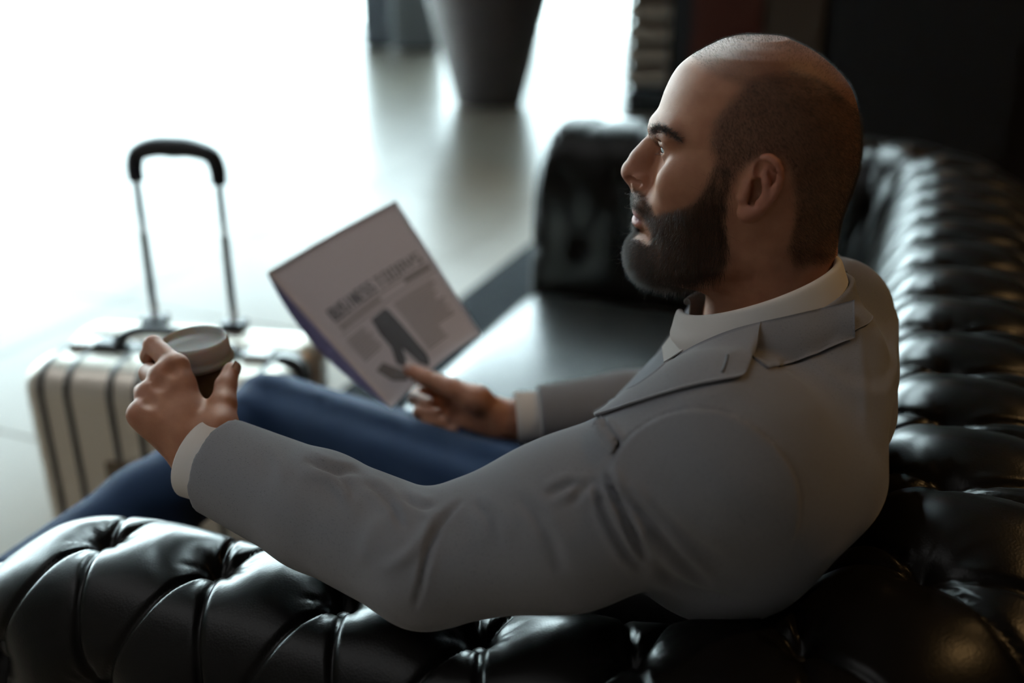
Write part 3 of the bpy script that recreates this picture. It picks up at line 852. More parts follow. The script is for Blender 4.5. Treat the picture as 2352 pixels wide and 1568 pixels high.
# ears
def EP(zx, zy, l, s=1):
    q = loc(lat(*ZE(zx, zy), l)); return wld(q[0], s*q[1], q[2])
for s in (1, -1):
    e = lambda zx, zy, l: EP(zx, zy, l, s)
    HF.cone(e(640, 560, .074), e(560, 980, .071), .0125, .0115, .008, flat=(lH, 2.0))
    HF.cone(e(760, 520, .079), e(720, 800, .078), .0110, .0090, .006, flat=(lH, 2.6))
    hel = [e(440, 830, .073), e(520, 690, .077), e(545, 540, .080), (e(590, 400, .083)), e(680, 325, .085), e(770, 325, .0865), e(860, 390, .088), e(915, 510, .089), e(925, 650, .0885), e(890, 790, .0875), e(820, 920, .0855), e(735, 1030, .083), e(630, 1120, .080)]
    HF.chain(hel, [.0028, .0032, .0036, .0038, .0040, .0042, .0042, .0040, .0038, .0036, .0034, .0034, .0040], .003)
    HF.ell(e(440, 1185, .0765), (.0115, .0050, .0105), .005, rot=[fH, lH, uH])
    HF.cone(e(560, 1130, .0785), e(400, 1220, .0770), .0065, .0065, .004)
    HF.ell(e(560, 870, .0800), (.0100, .0105, .0130), .002, 'sub', rot=[fH, lH, uH])
    HF.chain([e(715, 420, .0880), e(825, 540, .0888), e(830, 680, .0888)], [.0044, .0040, .0030], .002, op='sub')
    HF.ell(e(610, 480, .0845), (.0050, .0075, .0085), .003, 'sub', rot=[fH, lH, uH])
    anti = [e(690, 560, .0835), e(710, 700, .0845), e(725, 840, .0845), e(680, 970, .0825), e(590, 1050, .0800)]
    HF.chain(anti, [.0032, .0034, .0034, .0034, .0036], .003)
    HF.cone(e(480, 800, .077), e(380, 1020, .076), .0042, .0046, .002, 'sub')
    HF.cone(e(400, 760, .0755), e(330, 960, .0765), .0050, .0055, .004)
HV, HQ = HF.mesh(2)
HN = vnormals(HV, HQ)

# regions of the head, drawn in profile and mirrored across the face
hair_poly = [Z1(*p) for p in [(612, 585), (650, 520), (720, 440), (790, 370), (880, 318), (1040, 292), (1180, 330), (1300, 420), (1400, 500), (1480, 650), (1480, 800), (1440, 950), (1360, 1080), (1300, 1180), (1270, 1310), (1180, 1340), (1060, 1345), (1020, 1260), (1055, 1150), (1065, 1000), (1040, 850), (1000, 760), (900, 735), (820, 780), (740, 830), (705, 900), (655, 880), (630, 780), (605, 680)]]
top_poly = [Z1(*p) for p in [(470, 190), (560, 130), (700, 60), (1000, 60), (1300, 200), (1480, 500), (1300, 460), (1180, 340), (1040, 300), (880, 325), (790, 380), (700, 350), (600, 300)]]
beard_poly = [Z1(*p) for p in [(705, 840), (690, 1000), (668, 1100), (690, 1240), (690, 1340), (640, 1400), (490, 1452), (300, 1465), (60, 1430), (60, 1290), (110, 1230), (170, 1190), (205, 1215), (255, 1240), (285, 1220), (278, 1150), (290, 1110), (300, 1085), (345, 1065), (430, 1050), (500, 1020), (560, 950), (600, 880), (630, 800)]]
must_poly = [Z1(*p) for p in [(185, 935), (120, 985), (120, 1020), (185, 1040), (215, 1072), (250, 1120), (285, 1170), (305, 1100), (270, 1020), (240, 965)]]
soul_poly = [Z1(*p) for p in [(120, 1120), (150, 1185), (200, 1185), (215, 1150), (195, 1128)]]
def side_px(P):
    q = loc(P); w = HC+q[:, :1]*fH+np.abs(q[:, 1:2])*lH+q[:, 2:]*uH
    return proj(w)
spx = side_px(HV)
def region(poly): return in_poly(spx, poly).astype(float)
hl = loc(HV)
onear = (np.abs(hl[:, 1]) > .079)
m_hair = region(hair_poly)*(~onear); m_top = region(top_poly)*(~onear); m_beard = np.maximum(region(beard_poly), np.maximum(region(must_poly)*(hl[:, 0] > .08), region(soul_poly)*(np.abs(hl[:, 1]) < .016)))*(~onear)
LL = loc(np.array([lat(1474, 497)]))[0]
m_lip = ((np.abs(hl[:, 2]-LL[2]-.001) < .0095) & (np.abs(hl[:, 1]) < .024) & (hl[:, 0] > LL[0]-.012)).astype(float)*(1-region(must_poly))
lipz = spx[:, 1]; m_lip *= ((lipz > 474) & (lipz < 516))
def soften(m, it):
    x = m[:, None]*np.ones((1, 3))
    for _ in range(it): x = lap(x, HQ, .6)
    return x[:, 0]
c_dark = np.clip(soften(m_hair, 14)*.50+soften(m_top, 14)*.36+soften(m_beard, 5)*.66*np.where(hl[:, 0] < .03, np.clip((spx[:, 1]-372)/75, .5, 1), 1), 0, 1)
c_lip = soften(m_lip, 3)
ear_red = np.clip((np.abs(hl[:, 1])-.076)/.008, 0, 1)*((spx[:, 0] > 1690) & (spx[:, 1] > 340))
nose_red = np.exp(-(np.linalg.norm(hl-loc(np.array([lat(1455, 402)]))[0], axis=1)/.018)**2)
HCOL = np.stack([c_dark, np.clip(c_lip, 0, 1), np.clip(ear_red*.8+nose_red*.6, 0, 1), np.ones(len(HV))], 1)

# ------------------------------------------------------------------ hands
def jp(p): return at(*p)
def hand_field(lo, hi, h=.0017): return Field(lo, hi, h)
# near (left) hand round the cup: joints as (x, y, depth)
LW = (468, 1048, 1.0)
Lf = dict(index=[(404, 842, 1.030), (352, 792, 1.055), (341, 818, 1.076), (362, 842, 1.092)],
          middle=[(372, 866, 1.025), (342, 856, 1.058), (349, 872, 1.086), (376, 880, 1.098)],
          ring=[(341, 906, 1.012), (330, 900, 1.048), (346, 912, 1.074), (380, 918, 1.088)],
          little=[(322, 950, .996), (320, 946, 1.026), (340, 952, 1.050), (372, 955, 1.066)])
Lr = dict(index=[.0118, .0100, .0088, .0080], middle=[.0118, .0100, .0088, .0080], ring=[.0112, .0095, .0084, .0076], little=[.0104, .0086, .0076, .0068])
Lt = [(505, 985, 1.000), (512, 930, 1.018), (519, 884, 1.036), (531, 851, 1.050)]; Ltr = [.0165, .0135, .0108, .0088]
def hand(Wp, fing, rad, thumb, tr, wdir, palm_extra=(), palm_k=.016, wr=(.030, .023), extra=(), tend=False):
    pts = [jp(Wp)]+[jp(p) for v in fing.values() for p in v]+[jp(p) for p in thumb]
    lo = np.min(pts, 0)-.03; hi = np.max(pts, 0)+.03
    w = jp(Wp)
    F = Field(lo, hi, .0017)
    for nme, v in fing.items():
        a = w*.72+jp(v[0])*.28
        F.cone(a, jp(v[0]), .0165, rad[nme][0]+.0006, palm_k)
    vals = list(fing.values())
    for a_, b_, ra_, rb_ in extra: F.cone(jp(a_), jp(b_), ra_, rb_, .014)
    for p, q in zip(vals[:-1], vals[1:]):                      # web of the palm
        F.cone(jp(p[0])*.8+w*.2, jp(q[0])*.8+w*.2, .0105, .0105, .012)
    F.cone(w, w*.6+jp(vals[1][0])*.4, wr[0]*.86, wr[0]*.9, .012, flat=palm_extra[0] if palm_extra else None)
    F.cone(w-wdir*.07, w, wr[0], wr[0]*.95, .012, flat=palm_extra[0] if palm_extra else None)
    for nme, v in fing.items():
        P = [jp(p) for p in v]; r = rad[nme]
        G = Field(lo, hi, .0017); G.chain(P, r, .003)
        F.ell(P[0], np.ones(3)*(r[0]+.0012), .006)               # knuckle
        d = G.F; a = F.F; k = .004
        hh = np.clip(.5+.5*(a-d)/k, 0, 1); F.F = a+(d-a)*hh-k*hh*(1-hh)
    dors = np.cross(jp(vals[0][0])-w, jp(vals[-1][0])-w); dors /= np.linalg.norm(dors); dors = dors if dors@(CAM-w) > 0 else -dors
    if tend:
        for v in vals:                                             # tendons over the back of the hand
            m0 = jp(v[0]); F.cone(w*.60+m0*.40+dors*.0150, w*.12+m0*.88+dors*.0085, .0030, .0032, .007)
        for a_, b_ in zip(vals[:-1], vals[1:]):                    # hollows between the knuckles
            mm = jp(a_[0])*.47+jp(b_[0])*.47+w*.06; F.ell(mm+dors*.0195, (.0050, .0050, .0050), .008, 'sub')
    T = [jp(p) for p in thumb]
    F.cone(w*.55+T[0]*.45, T[0], .0185, tr[0], .015)
    F.chain(T[:2], tr[:2], .012)
    F.chain(T[1:], tr[1:], .004)
    return F
dL = jp(LW)-at(975, 1290, .885); dL /= np.linalg.norm(dL)
palmN_L = np.cross(jp(Lf['index'][0])-jp(LW), jp(Lf['little'][0])-jp(LW)); palmN_L /= np.linalg.norm(palmN_L)
LF = hand(LW, Lf, Lr, Lt, Ltr, dL, palm_extra=((palmN_L, 1.35),), extra=[((432, 1030, 1.0), (338, 962, .998), .0185, .0125)], tend=True)
LHV, LHQ = LF.mesh(2)
# far (right) hand pinching the magazine
RW = (1148, 966, 1.385)
Rf = dict(index=[(1046, 898, 1.432), (962, 902, 1.447), (953, 916, 1.425), (985, 926, 1.403)],
          middle=[(1052, 925, 1.434), (968, 930, 1.437), (964, 945, 1.410), (1003, 950, 1.392)],
          ring=[(1062, 950, 1.425), (985, 955, 1.425), (984, 968, 1.400), (1022, 970, 1.385)],
          little=[(1080, 975, 1.412), (1012, 978, 1.410), (1012, 988, 1.390), (1042, 988, 1.378)])
Rr = {k: [x*1.06 for x in v] for k, v in Lr.items()}
Rt = [(1098, 918, 1.370), (1040, 893, 1.378), (978, 868, 1.393), (942, 849, 1.403)]; Rtr = [.0180, .0150, .0120, .0095]
dR = jp(RW)-at(1600, 930, 1.40); dR /= np.linalg.norm(dR)
palmN_R = np.cross(jp(Rf['index'][0])-jp(RW), jp(Rf['little'][0])-jp(RW)); palmN_R /= np.linalg.norm(palmN_R)
RF = hand(RW, Rf, Rr, Rt, Rtr, dR, palm_extra=((palmN_R, 1.35),))
RHV, RHQ = RF.mesh(2)

# ------------------------------------------------------------------ body under the clothes, joined to head and hands
PT0 = np.array([-.345, .945, .50]); PT1 = np.array([-.112, .9345, 1.0275])
tA = (PT1-PT0); TL = np.linalg.norm(tA); tA /= TL
tF = np.array([-tA[2], 0, tA[0]]); tF /= np.linalg.norm(tF); tS = np.cross(tA, tF); tS = tS if tS[1] < 0 else -tS
SHL, ELL, = at(1645, 1055, .835), at(980, 1285, .885)
SHR = np.array([SHL[0], 2*.9345-SHL[1], SHL[2]]); ELR = np.array([-.225, 1.275, .745])
HPL, HPR = np.array([-.40, .862, .535]), np.array([-.40, 1.05, .605])
KNL, KNR = np.array([-.85, .85, .555]), at(628, 968, 1.545)
ANL, ANR = np.array([-.99, .86, .10]), at(40, 1376, 1.235)
def torso_fn(F, inset):
    s_ = np.array([-.10, 0, .12, .25, .36, .43, .48, .525, .56, .59]); 
    Fr = np.array([.10, .115, .115, .100, .087, .072, .056, .044, .035, .02])-inset
    Bk = np.array([.12, .14, .145, .14, .13, .122, .112, .088, .064, .03])-inset
    Wd = np.array([.15, .175, .17, .168, .178, .176, .140, .085, .055, .03])-inset
    def fn(X, Y, Z):
        a, b, c = X-PT0[0], Y-PT0[1], Z-PT0[2]
        s = a*tA[0]+b*tA[1]+c*tA[2]; f = a*tF[0]+b*tF[1]+c*tF[2]; l = a*tS[0]+b*tS[1]+c*tS[2]
        sh = s.shape; s1 = s.ravel()
        A = np.interp(s1, s_, Fr).reshape(sh); Bb = np.interp(s1, s_, Bk).reshape(sh); w = np.interp(s1, s_, Wd).reshape(sh)
        e = np.where(f > 0, f/A, -f/Bb)
        rho = (np.abs(e)**2.3+np.abs(l/w)**2.3+1e-9)**(1/2.3)-1
        g = np.gradient(rho, F.h); r = rho/(np.sqrt(g[0]**2+g[1]**2+g[2]**2)+1e-2)
        return np.clip(np.maximum(r, np.maximum(s-.60, -.10-s)), -.08, .08)
    return fn
BF = Field((-1.28, .50, .0), (.10, 1.42, 1.09), .010)
w = BF.win(np.array([-.60, .68, .38]), np.array([.10, 1.20, 1.09]))
sub = Field(BF.lo+BF.h*np.array([x.start for x in w]), BF.lo+BF.h*np.array([x.stop-1 for x in w]), BF.h)
BF.apply(torso_fn(BF, .018), np.array([-.60, .68, .38]), np.array([.10, 1.20, 1.08]), 0)
for a, b, r1, r2 in ((SHL, ELL, .048, .036), (ELL, jp(LW)-dL*.03, .036, .027), (SHR, ELR, .048, .036), (ELR, jp(RW)-dR*.03, .036, .027),
                     (HPL, KNL, .072, .050), (KNL, ANL, .046, .034), (HPR, KNR, .072, .050), (KNR, ANR, .046, .032),
                     (PT1-tA*.11, SHL-np.array([0, 0, .015]), .030, .042), (PT1-tA*.11, SHR-np.array([0, 0, .015]), .030, .042)):
    BF.cone(a, b, r1, r2, .03)
BF.ell((-.37, .945, .52), (.11, .155, .09), .03)
BF.cone(PT1, lat(1765, 745), .055, .060, .02)
dANL = np.array([-.19, 0, -.05]); dANR = at(-60, 1440, 1.18)-ANR
BF.cone(ANL-np.array([0, 0, .03]), ANL+dANL, .034, .024, .02)
BF.cone(ANR, ANR+dANR*.9, .034, .024, .02)
BV, BQ = BF.mesh(2)

def cut_keep(V, Q, fn):
    keep = fn(V); Qk = Q[keep[Q].all(1)]; u = np.unique(Qk); mp = -np.ones(len(V), int); mp[u] = np.arange(len(u))
    return V[u], mp[Qk], u
zc = lat(1765, 735)[2]
wL = jp(LW)-dL*.042; wR = jp(RW)-dR*.042
BV2, BQ2, _ = cut_keep(BV, BQ, lambda V: ~((V[:, 2] > zc-.012) & (np.linalg.norm(V-lat(1765, 735), axis=1) < .105)) & ~(((V-(wL-dL*.012))@dL > 0) & (np.linalg.norm(V-wL, axis=1) < .06)) & ~(((V-(wR-dR*.012))@dR > 0) & (np.linalg.norm(V-wR, axis=1) < .06)))
HV2, HQ2, hi_ = cut_keep(HV, HQ, lambda V: V[:, 2] > zc)
LV2, LQ2, _ = cut_keep(LHV, LHQ, lambda V: (V-wL)@dL > 0)
RV2, RQ2, _ = cut_keep(RHV, RHQ, lambda V: (V-wR)@dR > 0)
parts = [(HV2, HQ2), (LV2, LQ2), (RV2, RQ2), (BV2, BQ2)]
off = np.cumsum([0]+[len(v) for v, _ in parts])
AV = np.vstack([v for v, _ in parts]); AQ = np.vstack([q+o for (_, q), o in zip(parts, off)])
ACOL = np.zeros((len(AV), 4)); ACOL[:, 3] = 1; ACOL[:len(HV2)] = HCOL[hi_]
# knuckles a little redder
for P0, rr_ in [(jp(v[0]), .012) for v in Lf.values()]+[(jp(Lt[-1]), .014), (jp(Lf['index'][1]), .012)]+[(jp(v[1]), .014) for v in Rf.values()]+[(jp(Rt[-1]), .016)]:
    ACOL[:, 2] = np.maximum(ACOL[:, 2], .42*np.exp(-(np.linalg.norm(AV-P0, axis=1)/rr_)**2))

MT['skin'] = mat('skin', (.40, .22, .15), .54, spec=.38, **{'Subsurface Weight': .12, 'Subsurface Scale': .01})
MT['skin'].node_tree.nodes['Principled BSDF'].inputs['Subsurface Radius'].default_value = (1.0, .35, .2)
_m = MT['skin']
at_ = N(_m, 'ShaderNodeAttribute', attribute_name='zones'); sep = N(_m, 'ShaderNodeSeparateColor'); L(_m, at_.outputs['Color'], sep.inputs[0])
tcn = N(_m, 'ShaderNodeTexCoord'); nz = N(_m, 'ShaderNodeTexNoise', Scale=55, Detail=5); L(_m, tcn.outputs['Object'], nz.inputs['Vector'])
rmp = N(_m, 'ShaderNodeValToRGB'); rmp.color_ramp.elements[0].color = (.43, .190, .112, 1); rmp.color_ramp.elements[1].color = (.54, .262, .158, 1)
rmp.color_ramp.elements[0].position = .3; rmp.color_ramp.elements[1].position = .7; L(_m, nz.outputs['Fac'], rmp.inputs['Fac'])
def mixc(a, fac, col):
    mx = N(_m, 'ShaderNodeMix', data_type='RGBA'); L(_m, a, mx.inputs[6]); mx.inputs[7].default_value = (*col, 1); L(_m, fac, mx.inputs[0]); return mx.outputs[2]
c_ = mixc(rmp.outputs['Color'], sep.outputs[2], (.46, .19, .13)); c_ = mixc(c_, sep.outputs[1], (.42, .17, .15)); c_ = mixc(c_, sep.outputs[0], (.035, .022, .017))
L(_m, c_, B(_m).inputs['Base Color'])
noise_bump(_m, 900, .18, .0004, kind='voronoi'); noise_bump(_m, 160, .2, .0005)

PERSON = empty('person', (-.42, .94, 0), 'seated bearded man in grey blazer and blue trousers holding coffee and a magazine', 'person')
body = np_obj('body', AV, AQ, MT['skin'], PERSON)
ca = body.data.color_attributes.new('zones', 'FLOAT_COLOR', 'POINT'); ca.data.foreach_set('color', ACOL.astype(np.float32).ravel())
# bridge the neck and the wrists so the figure is one surface
bm = bmesh.new(); bm.from_mesh(body.data)
bnd = [e for e in bm.edges if e.is_boundary]
loops, used = [], set()
for e in bnd:
    if e in used: continue
    st = [e]; used.add(e); comp = []
    while st:
        x = st.pop(); comp.append(x)
        for v in x.verts:
            for y in v.link_edges:
                if y.is_boundary and y not in used: used.add(y); st.append(y)
    loops.append(comp)
def centre(c): return sum((v.co for e in c for v in e.verts), Vector())/(2*len(c))
bp = Vector(wpos(body))
for tgt in (lat(1765, 735), wL, wR):
    near_ = [c for c in loops if (centre(c)+bp-Vector(tgt)).length < .06 and len(c) > 8]
    near_.sort(key=len, reverse=True)
    if len(near_) >= 2:
        try: bmesh.ops.bridge_loops(bm, edges=near_[0]+near_[1])
        except Exception as ex: print('bridge', ex)
seen, isl = set(), []
for v in bm.verts:
    if v in seen: continue
    st, comp = [v], [v]; seen.add(v)
    while st:
        for e in st.pop().link_edges:
            for y in e.verts:
                if y not in seen: seen.add(y); st.append(y); comp.append(y)
    isl.append(comp)
isl.sort(key=len)
bmesh.ops.delete(bm, geom=[v for c in isl[:-1] for v in c], context='VERTS')
bmesh.ops.recalc_face_normals(bm, faces=bm.faces[:])
for f in bm.faces: f.smooth = True
bm.to_mesh(body.data); bm.free()

# thumb nails
MT['nail'] = mat('fingernail', (.52, .33, .27), .3)
def nail(T, r, toward):
    p, q = jp(T[-2]), jp(T[-1]); a = (q-p)/np.linalg.norm(q-p); n_ = np.asarray(toward, float); n_ = n_-a*(n_@a); n_ /= np.linalg.norm(n_); x = np.cross(a, n_)
    V = []
    for s in np.linspace(-1, 1, 9):
        for t in np.linspace(-1, 1, 9):
            sx = s*math.sqrt(max(0, 1-.45*t*t)); w_ = sx*.80
            V.append(q+a*(t*.0058+.001)+x*r*math.sin(w_)*.98+n_*(r*math.cos(w_)*.98+.0006-.0009*t*t))
    G_ = np.array(V).reshape(9, 9, 3)
    return solid_sheet('fingernail', G_, .0005, MT['nail'], PERSON)
nail(Lt, Ltr[-1], RGT*.8-FWD*.55)
nail(Rt, Rtr[-1], UPV*.6-FWD*.7)

# eyes
MT['eye'] = mat('eye_white', (.40, .37, .35), .12); MT['iris'] = mat('brown_iris', (.035, .018, .009), .1); MT['pupil'] = mat('pupil', (.003, .003, .003), .08)
for s in (1, -1):
    E = EYE[s]
    bm = bmesh.new(); bmesh.ops.create_uvsphere(bm, u_segments=32, v_segments=24, radius=.0122)
    for f in bm.faces:
        c = f.calc_center_median().normalized(); f.material_index = 2 if c.z > .975 else (1 if c.z > .80 else 0); f.smooth = True
    for v in bm.verts:
        if v.co.z > .0108: v.co.z += .0006*(v.co.z-.0108)/.0014
    me = bpy.data.meshes.new('eye'); bm.to_mesh(me); bm.free()
    for k in ('eye', 'iris', 'pupil'): me.materials.append(MT[k])
    o = bpy.data.objects.new('eye', me); o.location = E; o.rotation_euler = Vector(fH-uH*.02).to_track_quat('Z', 'Y').to_euler(); link(o, PERSON)

# ------------------------------------------------------------------ hair strands
def strands(name, roots, dirs, normals, length, radius, m, npts=4, curl=.0, bend=None):
    n = len(roots); hc = bpy.data.hair_curves.new(name); hc.add_curves([npts]*n)
    t = np.linspace(0, 1, npts); Ls = np.broadcast_to(np.asarray(length, float), (n,))
    P = roots[:, None, :]-normals[:, None, :]*.0006+dirs[:, None, :]*(Ls[:, None]*t[None])[..., None]
    if bend is not None: P = P+bend[:, None, :]*(Ls[:, None]*t[None]**2)[..., None]
    if curl > 0: P = P+RNG.normal(0, curl, P.shape)*t[None, :, None]
    Rr_ = np.broadcast_to(np.asarray(radius, float).reshape(-1, 1), (n, 1))*(1-.65*t)[None]
    hc.position_data.foreach_set('vector', P.astype(np.float32).ravel())
    ra = hc.attributes.get('radius') or hc.attributes.new('radius', 'FLOAT', 'POINT')
    ra.data.foreach_set('value', Rr_.astype(np.float32).ravel())
    hc.materials.append(m); o = bpy.data.objects.new(name, hc)
    return link(o, PERSON)
MT['hair'] = mat('dark_brown_hair', (.032, .021, .015), .45, spec=.4)
MT['beard'] = mat('brown_beard_hair', (.062, .034, .019), .42, spec=.28)
tri = np.vstack([HQ[:, [0, 1, 2]], HQ[:, [0, 2, 3]]])
ta = .5*np.linalg.norm(np.cross(HV[tri[:, 1]]-HV[tri[:, 0]], HV[tri[:, 2]]-HV[tri[:, 0]]), axis=1)
def scatter(weight, n):
    p = ta*weight[tri].mean(1); p = p/p.sum(); k = RNG.choice(len(tri), n, p=p)
    a = RNG.random((n, 2)); fl = a.sum(1) > 1; a[fl] = 1-a[fl]
    wgt = np.stack([1-a.sum(1), a[:, 0], a[:, 1]], 1)
    P = (HV[tri[k]]*wgt[..., None]).sum(1); Nn = (HN[tri[k]]*wgt[..., None]).sum(1)
    return P, Nn/np.linalg.norm(Nn, axis=1)[:, None]
def unit(v): return v/(np.linalg.norm(v, axis=1)[:, None]+1e-9)
def rnd(n, s): return RNG.normal(0, s, (n, 3))
P, Nn = scatter(np.clip(soften(m_hair, 10), 0, 1), 46000)
flow = -uH*.8-fH*.55
d = unit(Nn*.55+(flow-Nn*(Nn@flow)[:, None])*.75+rnd(len(P), .22))
strands('hair', P, d, Nn, RNG.uniform(.0030, .0050, len(P)), .000062, MT['hair'])
P, Nn = scatter(np.clip(soften(m_top, 10), 0, 1), 12000)
flow = fH*.6+uH*.1
d = unit(Nn*.75+(flow-Nn*(Nn@flow)[:, None])*.4+rnd(len(P), .3))
strands('hair', P, d, Nn, RNG.uniform(.0016, .0032, len(P)), .00006, MT['hair'])
side_fade = np.clip((spx[:, 1]-372)/75, .22, 1)
wb = np.clip(soften(m_beard, 5), 0, 1)*np.where(hl[:, 0] < .03, side_fade, 1)
P, Nn = scatter(wb*(1+1.2*np.clip((hl[:, 0]-.08)/.02, 0, 1)), 25000)
bl = loc(P); chin = np.clip((bl[:, 0]-.05)/.05, 0, 1); low = np.clip((-bl[:, 2]-.04)/.06, 0, 1)
flow = -uH[None]*(.9)+fH[None]*(.30*chin[:, None]-.10)
d = unit(Nn*(.42+.25*low[:, None])+(flow-Nn*(Nn*flow).sum(1)[:, None])*.8+rnd(len(P), .24))
side_up = np.clip(1-low, .35, 1)
ln = (RNG.uniform(.006, .0105, len(P))+.0055*low*RNG.random(len(P)))*np.where(bl[:, 2] > -.02, .65, 1.0)*np.where((bl[:, 0] > .085) & (bl[:, 2] > -.065), .62, 1.0)
strands('beard', P, d, Nn, ln*(1-.52*chin), .000105, MT['beard'], npts=5, curl=.0004, bend=-uH[None]*.25+fH[None]*.15*chin[:, None])
# stray curled hairs
P, Nn = scatter(wb, 260)
d = unit(Nn*.7-uH*.6+rnd(len(P), .5))
strands('beard', P, d, Nn, RNG.uniform(.012, .020, len(P)), .00007, MT['beard'], npts=7, curl=.0009, bend=rnd(len(P), .5))
# brows and lashes
for s in (1, -1):
    br = np.array([(1500, 300, .010), (1506, 296, .018), (1520, 298, .028), (1540, 307, .040), (1564, 324, .050)], float)
    w_b = np.zeros(len(HV)); px_ = spx; side = (hl[:, 1]*s) > .004
    dd, par = seg_dist(px_, catmull(br[:, :2], 20)); w_b = np.exp(-(dd/ (8-3*par))**2)*side*(hl[:, 0] > .045)*(par < .99)
    P, Nn = scatter(w_b, 1500)
    d = unit(Nn*.35+lH*s*.75-fH*.35+uH*.25+rnd(len(P), .18))
    strands('eyebrow', P, d, Nn, RNG.uniform(.005, .009, len(P)), .00008, MT['hair'])
    E = EYE[s]; th = RNG.uniform(-1.15, 1.15, 90)
    rt_ = np.array([E+fH*(.0138*math.cos(t))+lH*s*(.0135*math.sin(t))+uH*(.0036-.002*abs(math.sin(t))) for t in th])
    d = unit(fH[None]*.9*np.cos(th)[:, None]+lH[None]*s*np.sin(th)[:, None]*.8+uH*.25+rnd(len(th), .12))
    strands('eyelash', rt_, d, d*0, RNG.uniform(.005, .008, len(th)), .00006, MT['hair'], bend=np.broadcast_to(uH*.35, (len(th), 3)))
    th = RNG.uniform(-1.1, 1.1, 50)
    rt_ = np.array([E+fH*(.0136*math.cos(t))+lH*s*(.0132*math.sin(t))-uH*(.0048-.002*abs(math.sin(t))) for t in th])
    d = unit(fH[None]*.9*np.cos(th)[:, None]+lH[None]*s*np.sin(th)[:, None]*.8-uH*.2+rnd(len(th), .12))
    strands('eyelash', rt_, d, d*0, RNG.uniform(.003, .005, len(th)), .00005, MT['hair'])
# ------------------------------------------------------------------ clothes
def Z5(zx, zy): return 1240+zx/1.782, 560+zy/1.782
MT['wool'] = mat('grey_wool_suiting', (.16, .15, .148), .85, spec=.25, **{'Sheen Weight': .25, 'Sheen Roughness': .5})
def weave(m, c0, c1, sc, bump):
    tc = N(m, 'ShaderNodeTexCoord'); n1 = N(m, 'ShaderNodeTexNoise', Scale=sc, Detail=2)
    mp = N(m, 'ShaderNodeMapping'); mp.inputs['Rotation'].default_value = (0, .4, .4); mp.inputs['Scale'].default_value = (.25, 1, 1.0)
    mp2 = N(m, 'ShaderNodeMapping'); mp2.inputs['Rotation'].default_value = (0, .4, .4); mp2.inputs['Scale'].default_value = (1, 1, .22)
    n2 = N(m, 'ShaderNodeTexNoise', Scale=sc, Detail=2); n3 = N(m, 'ShaderNodeTexNoise', Scale=14, Detail=4)
    L(m, tc.outputs['Object'], mp.inputs['Vector']); L(m, mp.outputs['Vector'], n1.inputs['Vector'])
    L(m, tc.outputs['Object'], mp2.inputs['Vector']); L(m, mp2.outputs['Vector'], n2.inputs['Vector']); L(m, tc.outputs['Object'], n3.inputs['Vector'])
    a = N(m, 'ShaderNodeMath', operation='ADD'); L(m, n1.outputs['Fac'], a.inputs[0]); L(m, n2.outputs['Fac'], a.inputs[1])
    b = N(m, 'ShaderNodeMath', operation='MULTIPLY_ADD'); L(m, n3.outputs['Fac'], b.inputs[0]); b.inputs[1].default_value = .25; L(m, a.outputs[0], b.inputs[2])
    r = N(m, 'ShaderNodeValToRGB'); r.color_ramp.elements[0].position = .58; r.color_ramp.elements[1].position = 1.55
    r.color_ramp.elements[0].color = (*c0, 1); r.color_ramp.elements[1].color = (*c1, 1)
    L(m, b.outputs[0], r.inputs['Fac']); L(m, r.outputs['Color'], B(m).inputs['Base Color'])
    bp = N(m, 'ShaderNodeBump', Strength=bump, Distance=.0006); L(m, a.outputs[0], bp.inputs['Height']); L(m, bp.outputs['Normal'], B(m).inputs['Normal'])
weave(MT['wool'], (.078, .080, .090), (.262, .266, .292), 1400, .0)
MT['shirt'] = mat('white_cotton', (.82, .79, .76), .8, spec=.3); noise_bump(MT['shirt'], 1400, .12, .0004)
MT['denim'] = mat('blue_chino', (.020, .045, .105), .85, spec=.2, **{'Sheen Weight': .03}); weave(MT['denim'], (.0018, .008, .026), (.0055, .020, .058), 900, .1)
MT['shoe'] = mat('black_shoe_leather', (.010, .010, .012), .35)
MT['sock'] = mat('black_sock', (.008, .008, .010), .9)

# trousers
TFd = Field((-1.10, .60, .08), (-.20, 1.25, .80), .0055)
TFd.cone(HPL, KNL, .092, .070, .02); TFd.cone(KNL, KNL*.45+ANL*.55, .066, .064, .02); TFd.cone(KNL*.45+ANL*.55, ANL+np.array([0, 0, .02]), .064, .062, .02)
TFd.cone(HPR, KNR, .120, .074, .02); TFd.cone(KNR, KNR*.45+ANR*.55, .066, .060, .02); TFd.cone(KNR*.45+ANR*.55, ANR, .060, .056, .02)
TFd.ell((-.37, .945, .53), (.135, .18, .105), .04)
TFd.plane_cut(ANR, ANR-KNR, .09); TFd.plane_cut(ANL+np.array([0, 0, .01]), (0, 0, -1), .09)
tV, tQ = TFd.mesh(2)
tN = vnormals(tV, tQ)
wr_ = np.zeros(len(tV))
for c, ax, fr, amp in ((KNR, KNR-ANR, 95, .0022), (HPR, KNR-HPR, 60, .0022), (HPL, KNL-HPL, 60, .002)):
    a = ax/np.linalg.norm(ax); q = tV-c; s = q@a; r = np.linalg.norm(q-s[:, None]*a, axis=1)
    wr_ += amp*np.sin(fr*s+14*q[:, 1]+9*q[:, 2])*np.exp(-(s/.14)**2)
tV = tV+tN*wr_[:, None]
trousers = np_obj('trousers', tV, tQ, MT['denim'], PERSON)

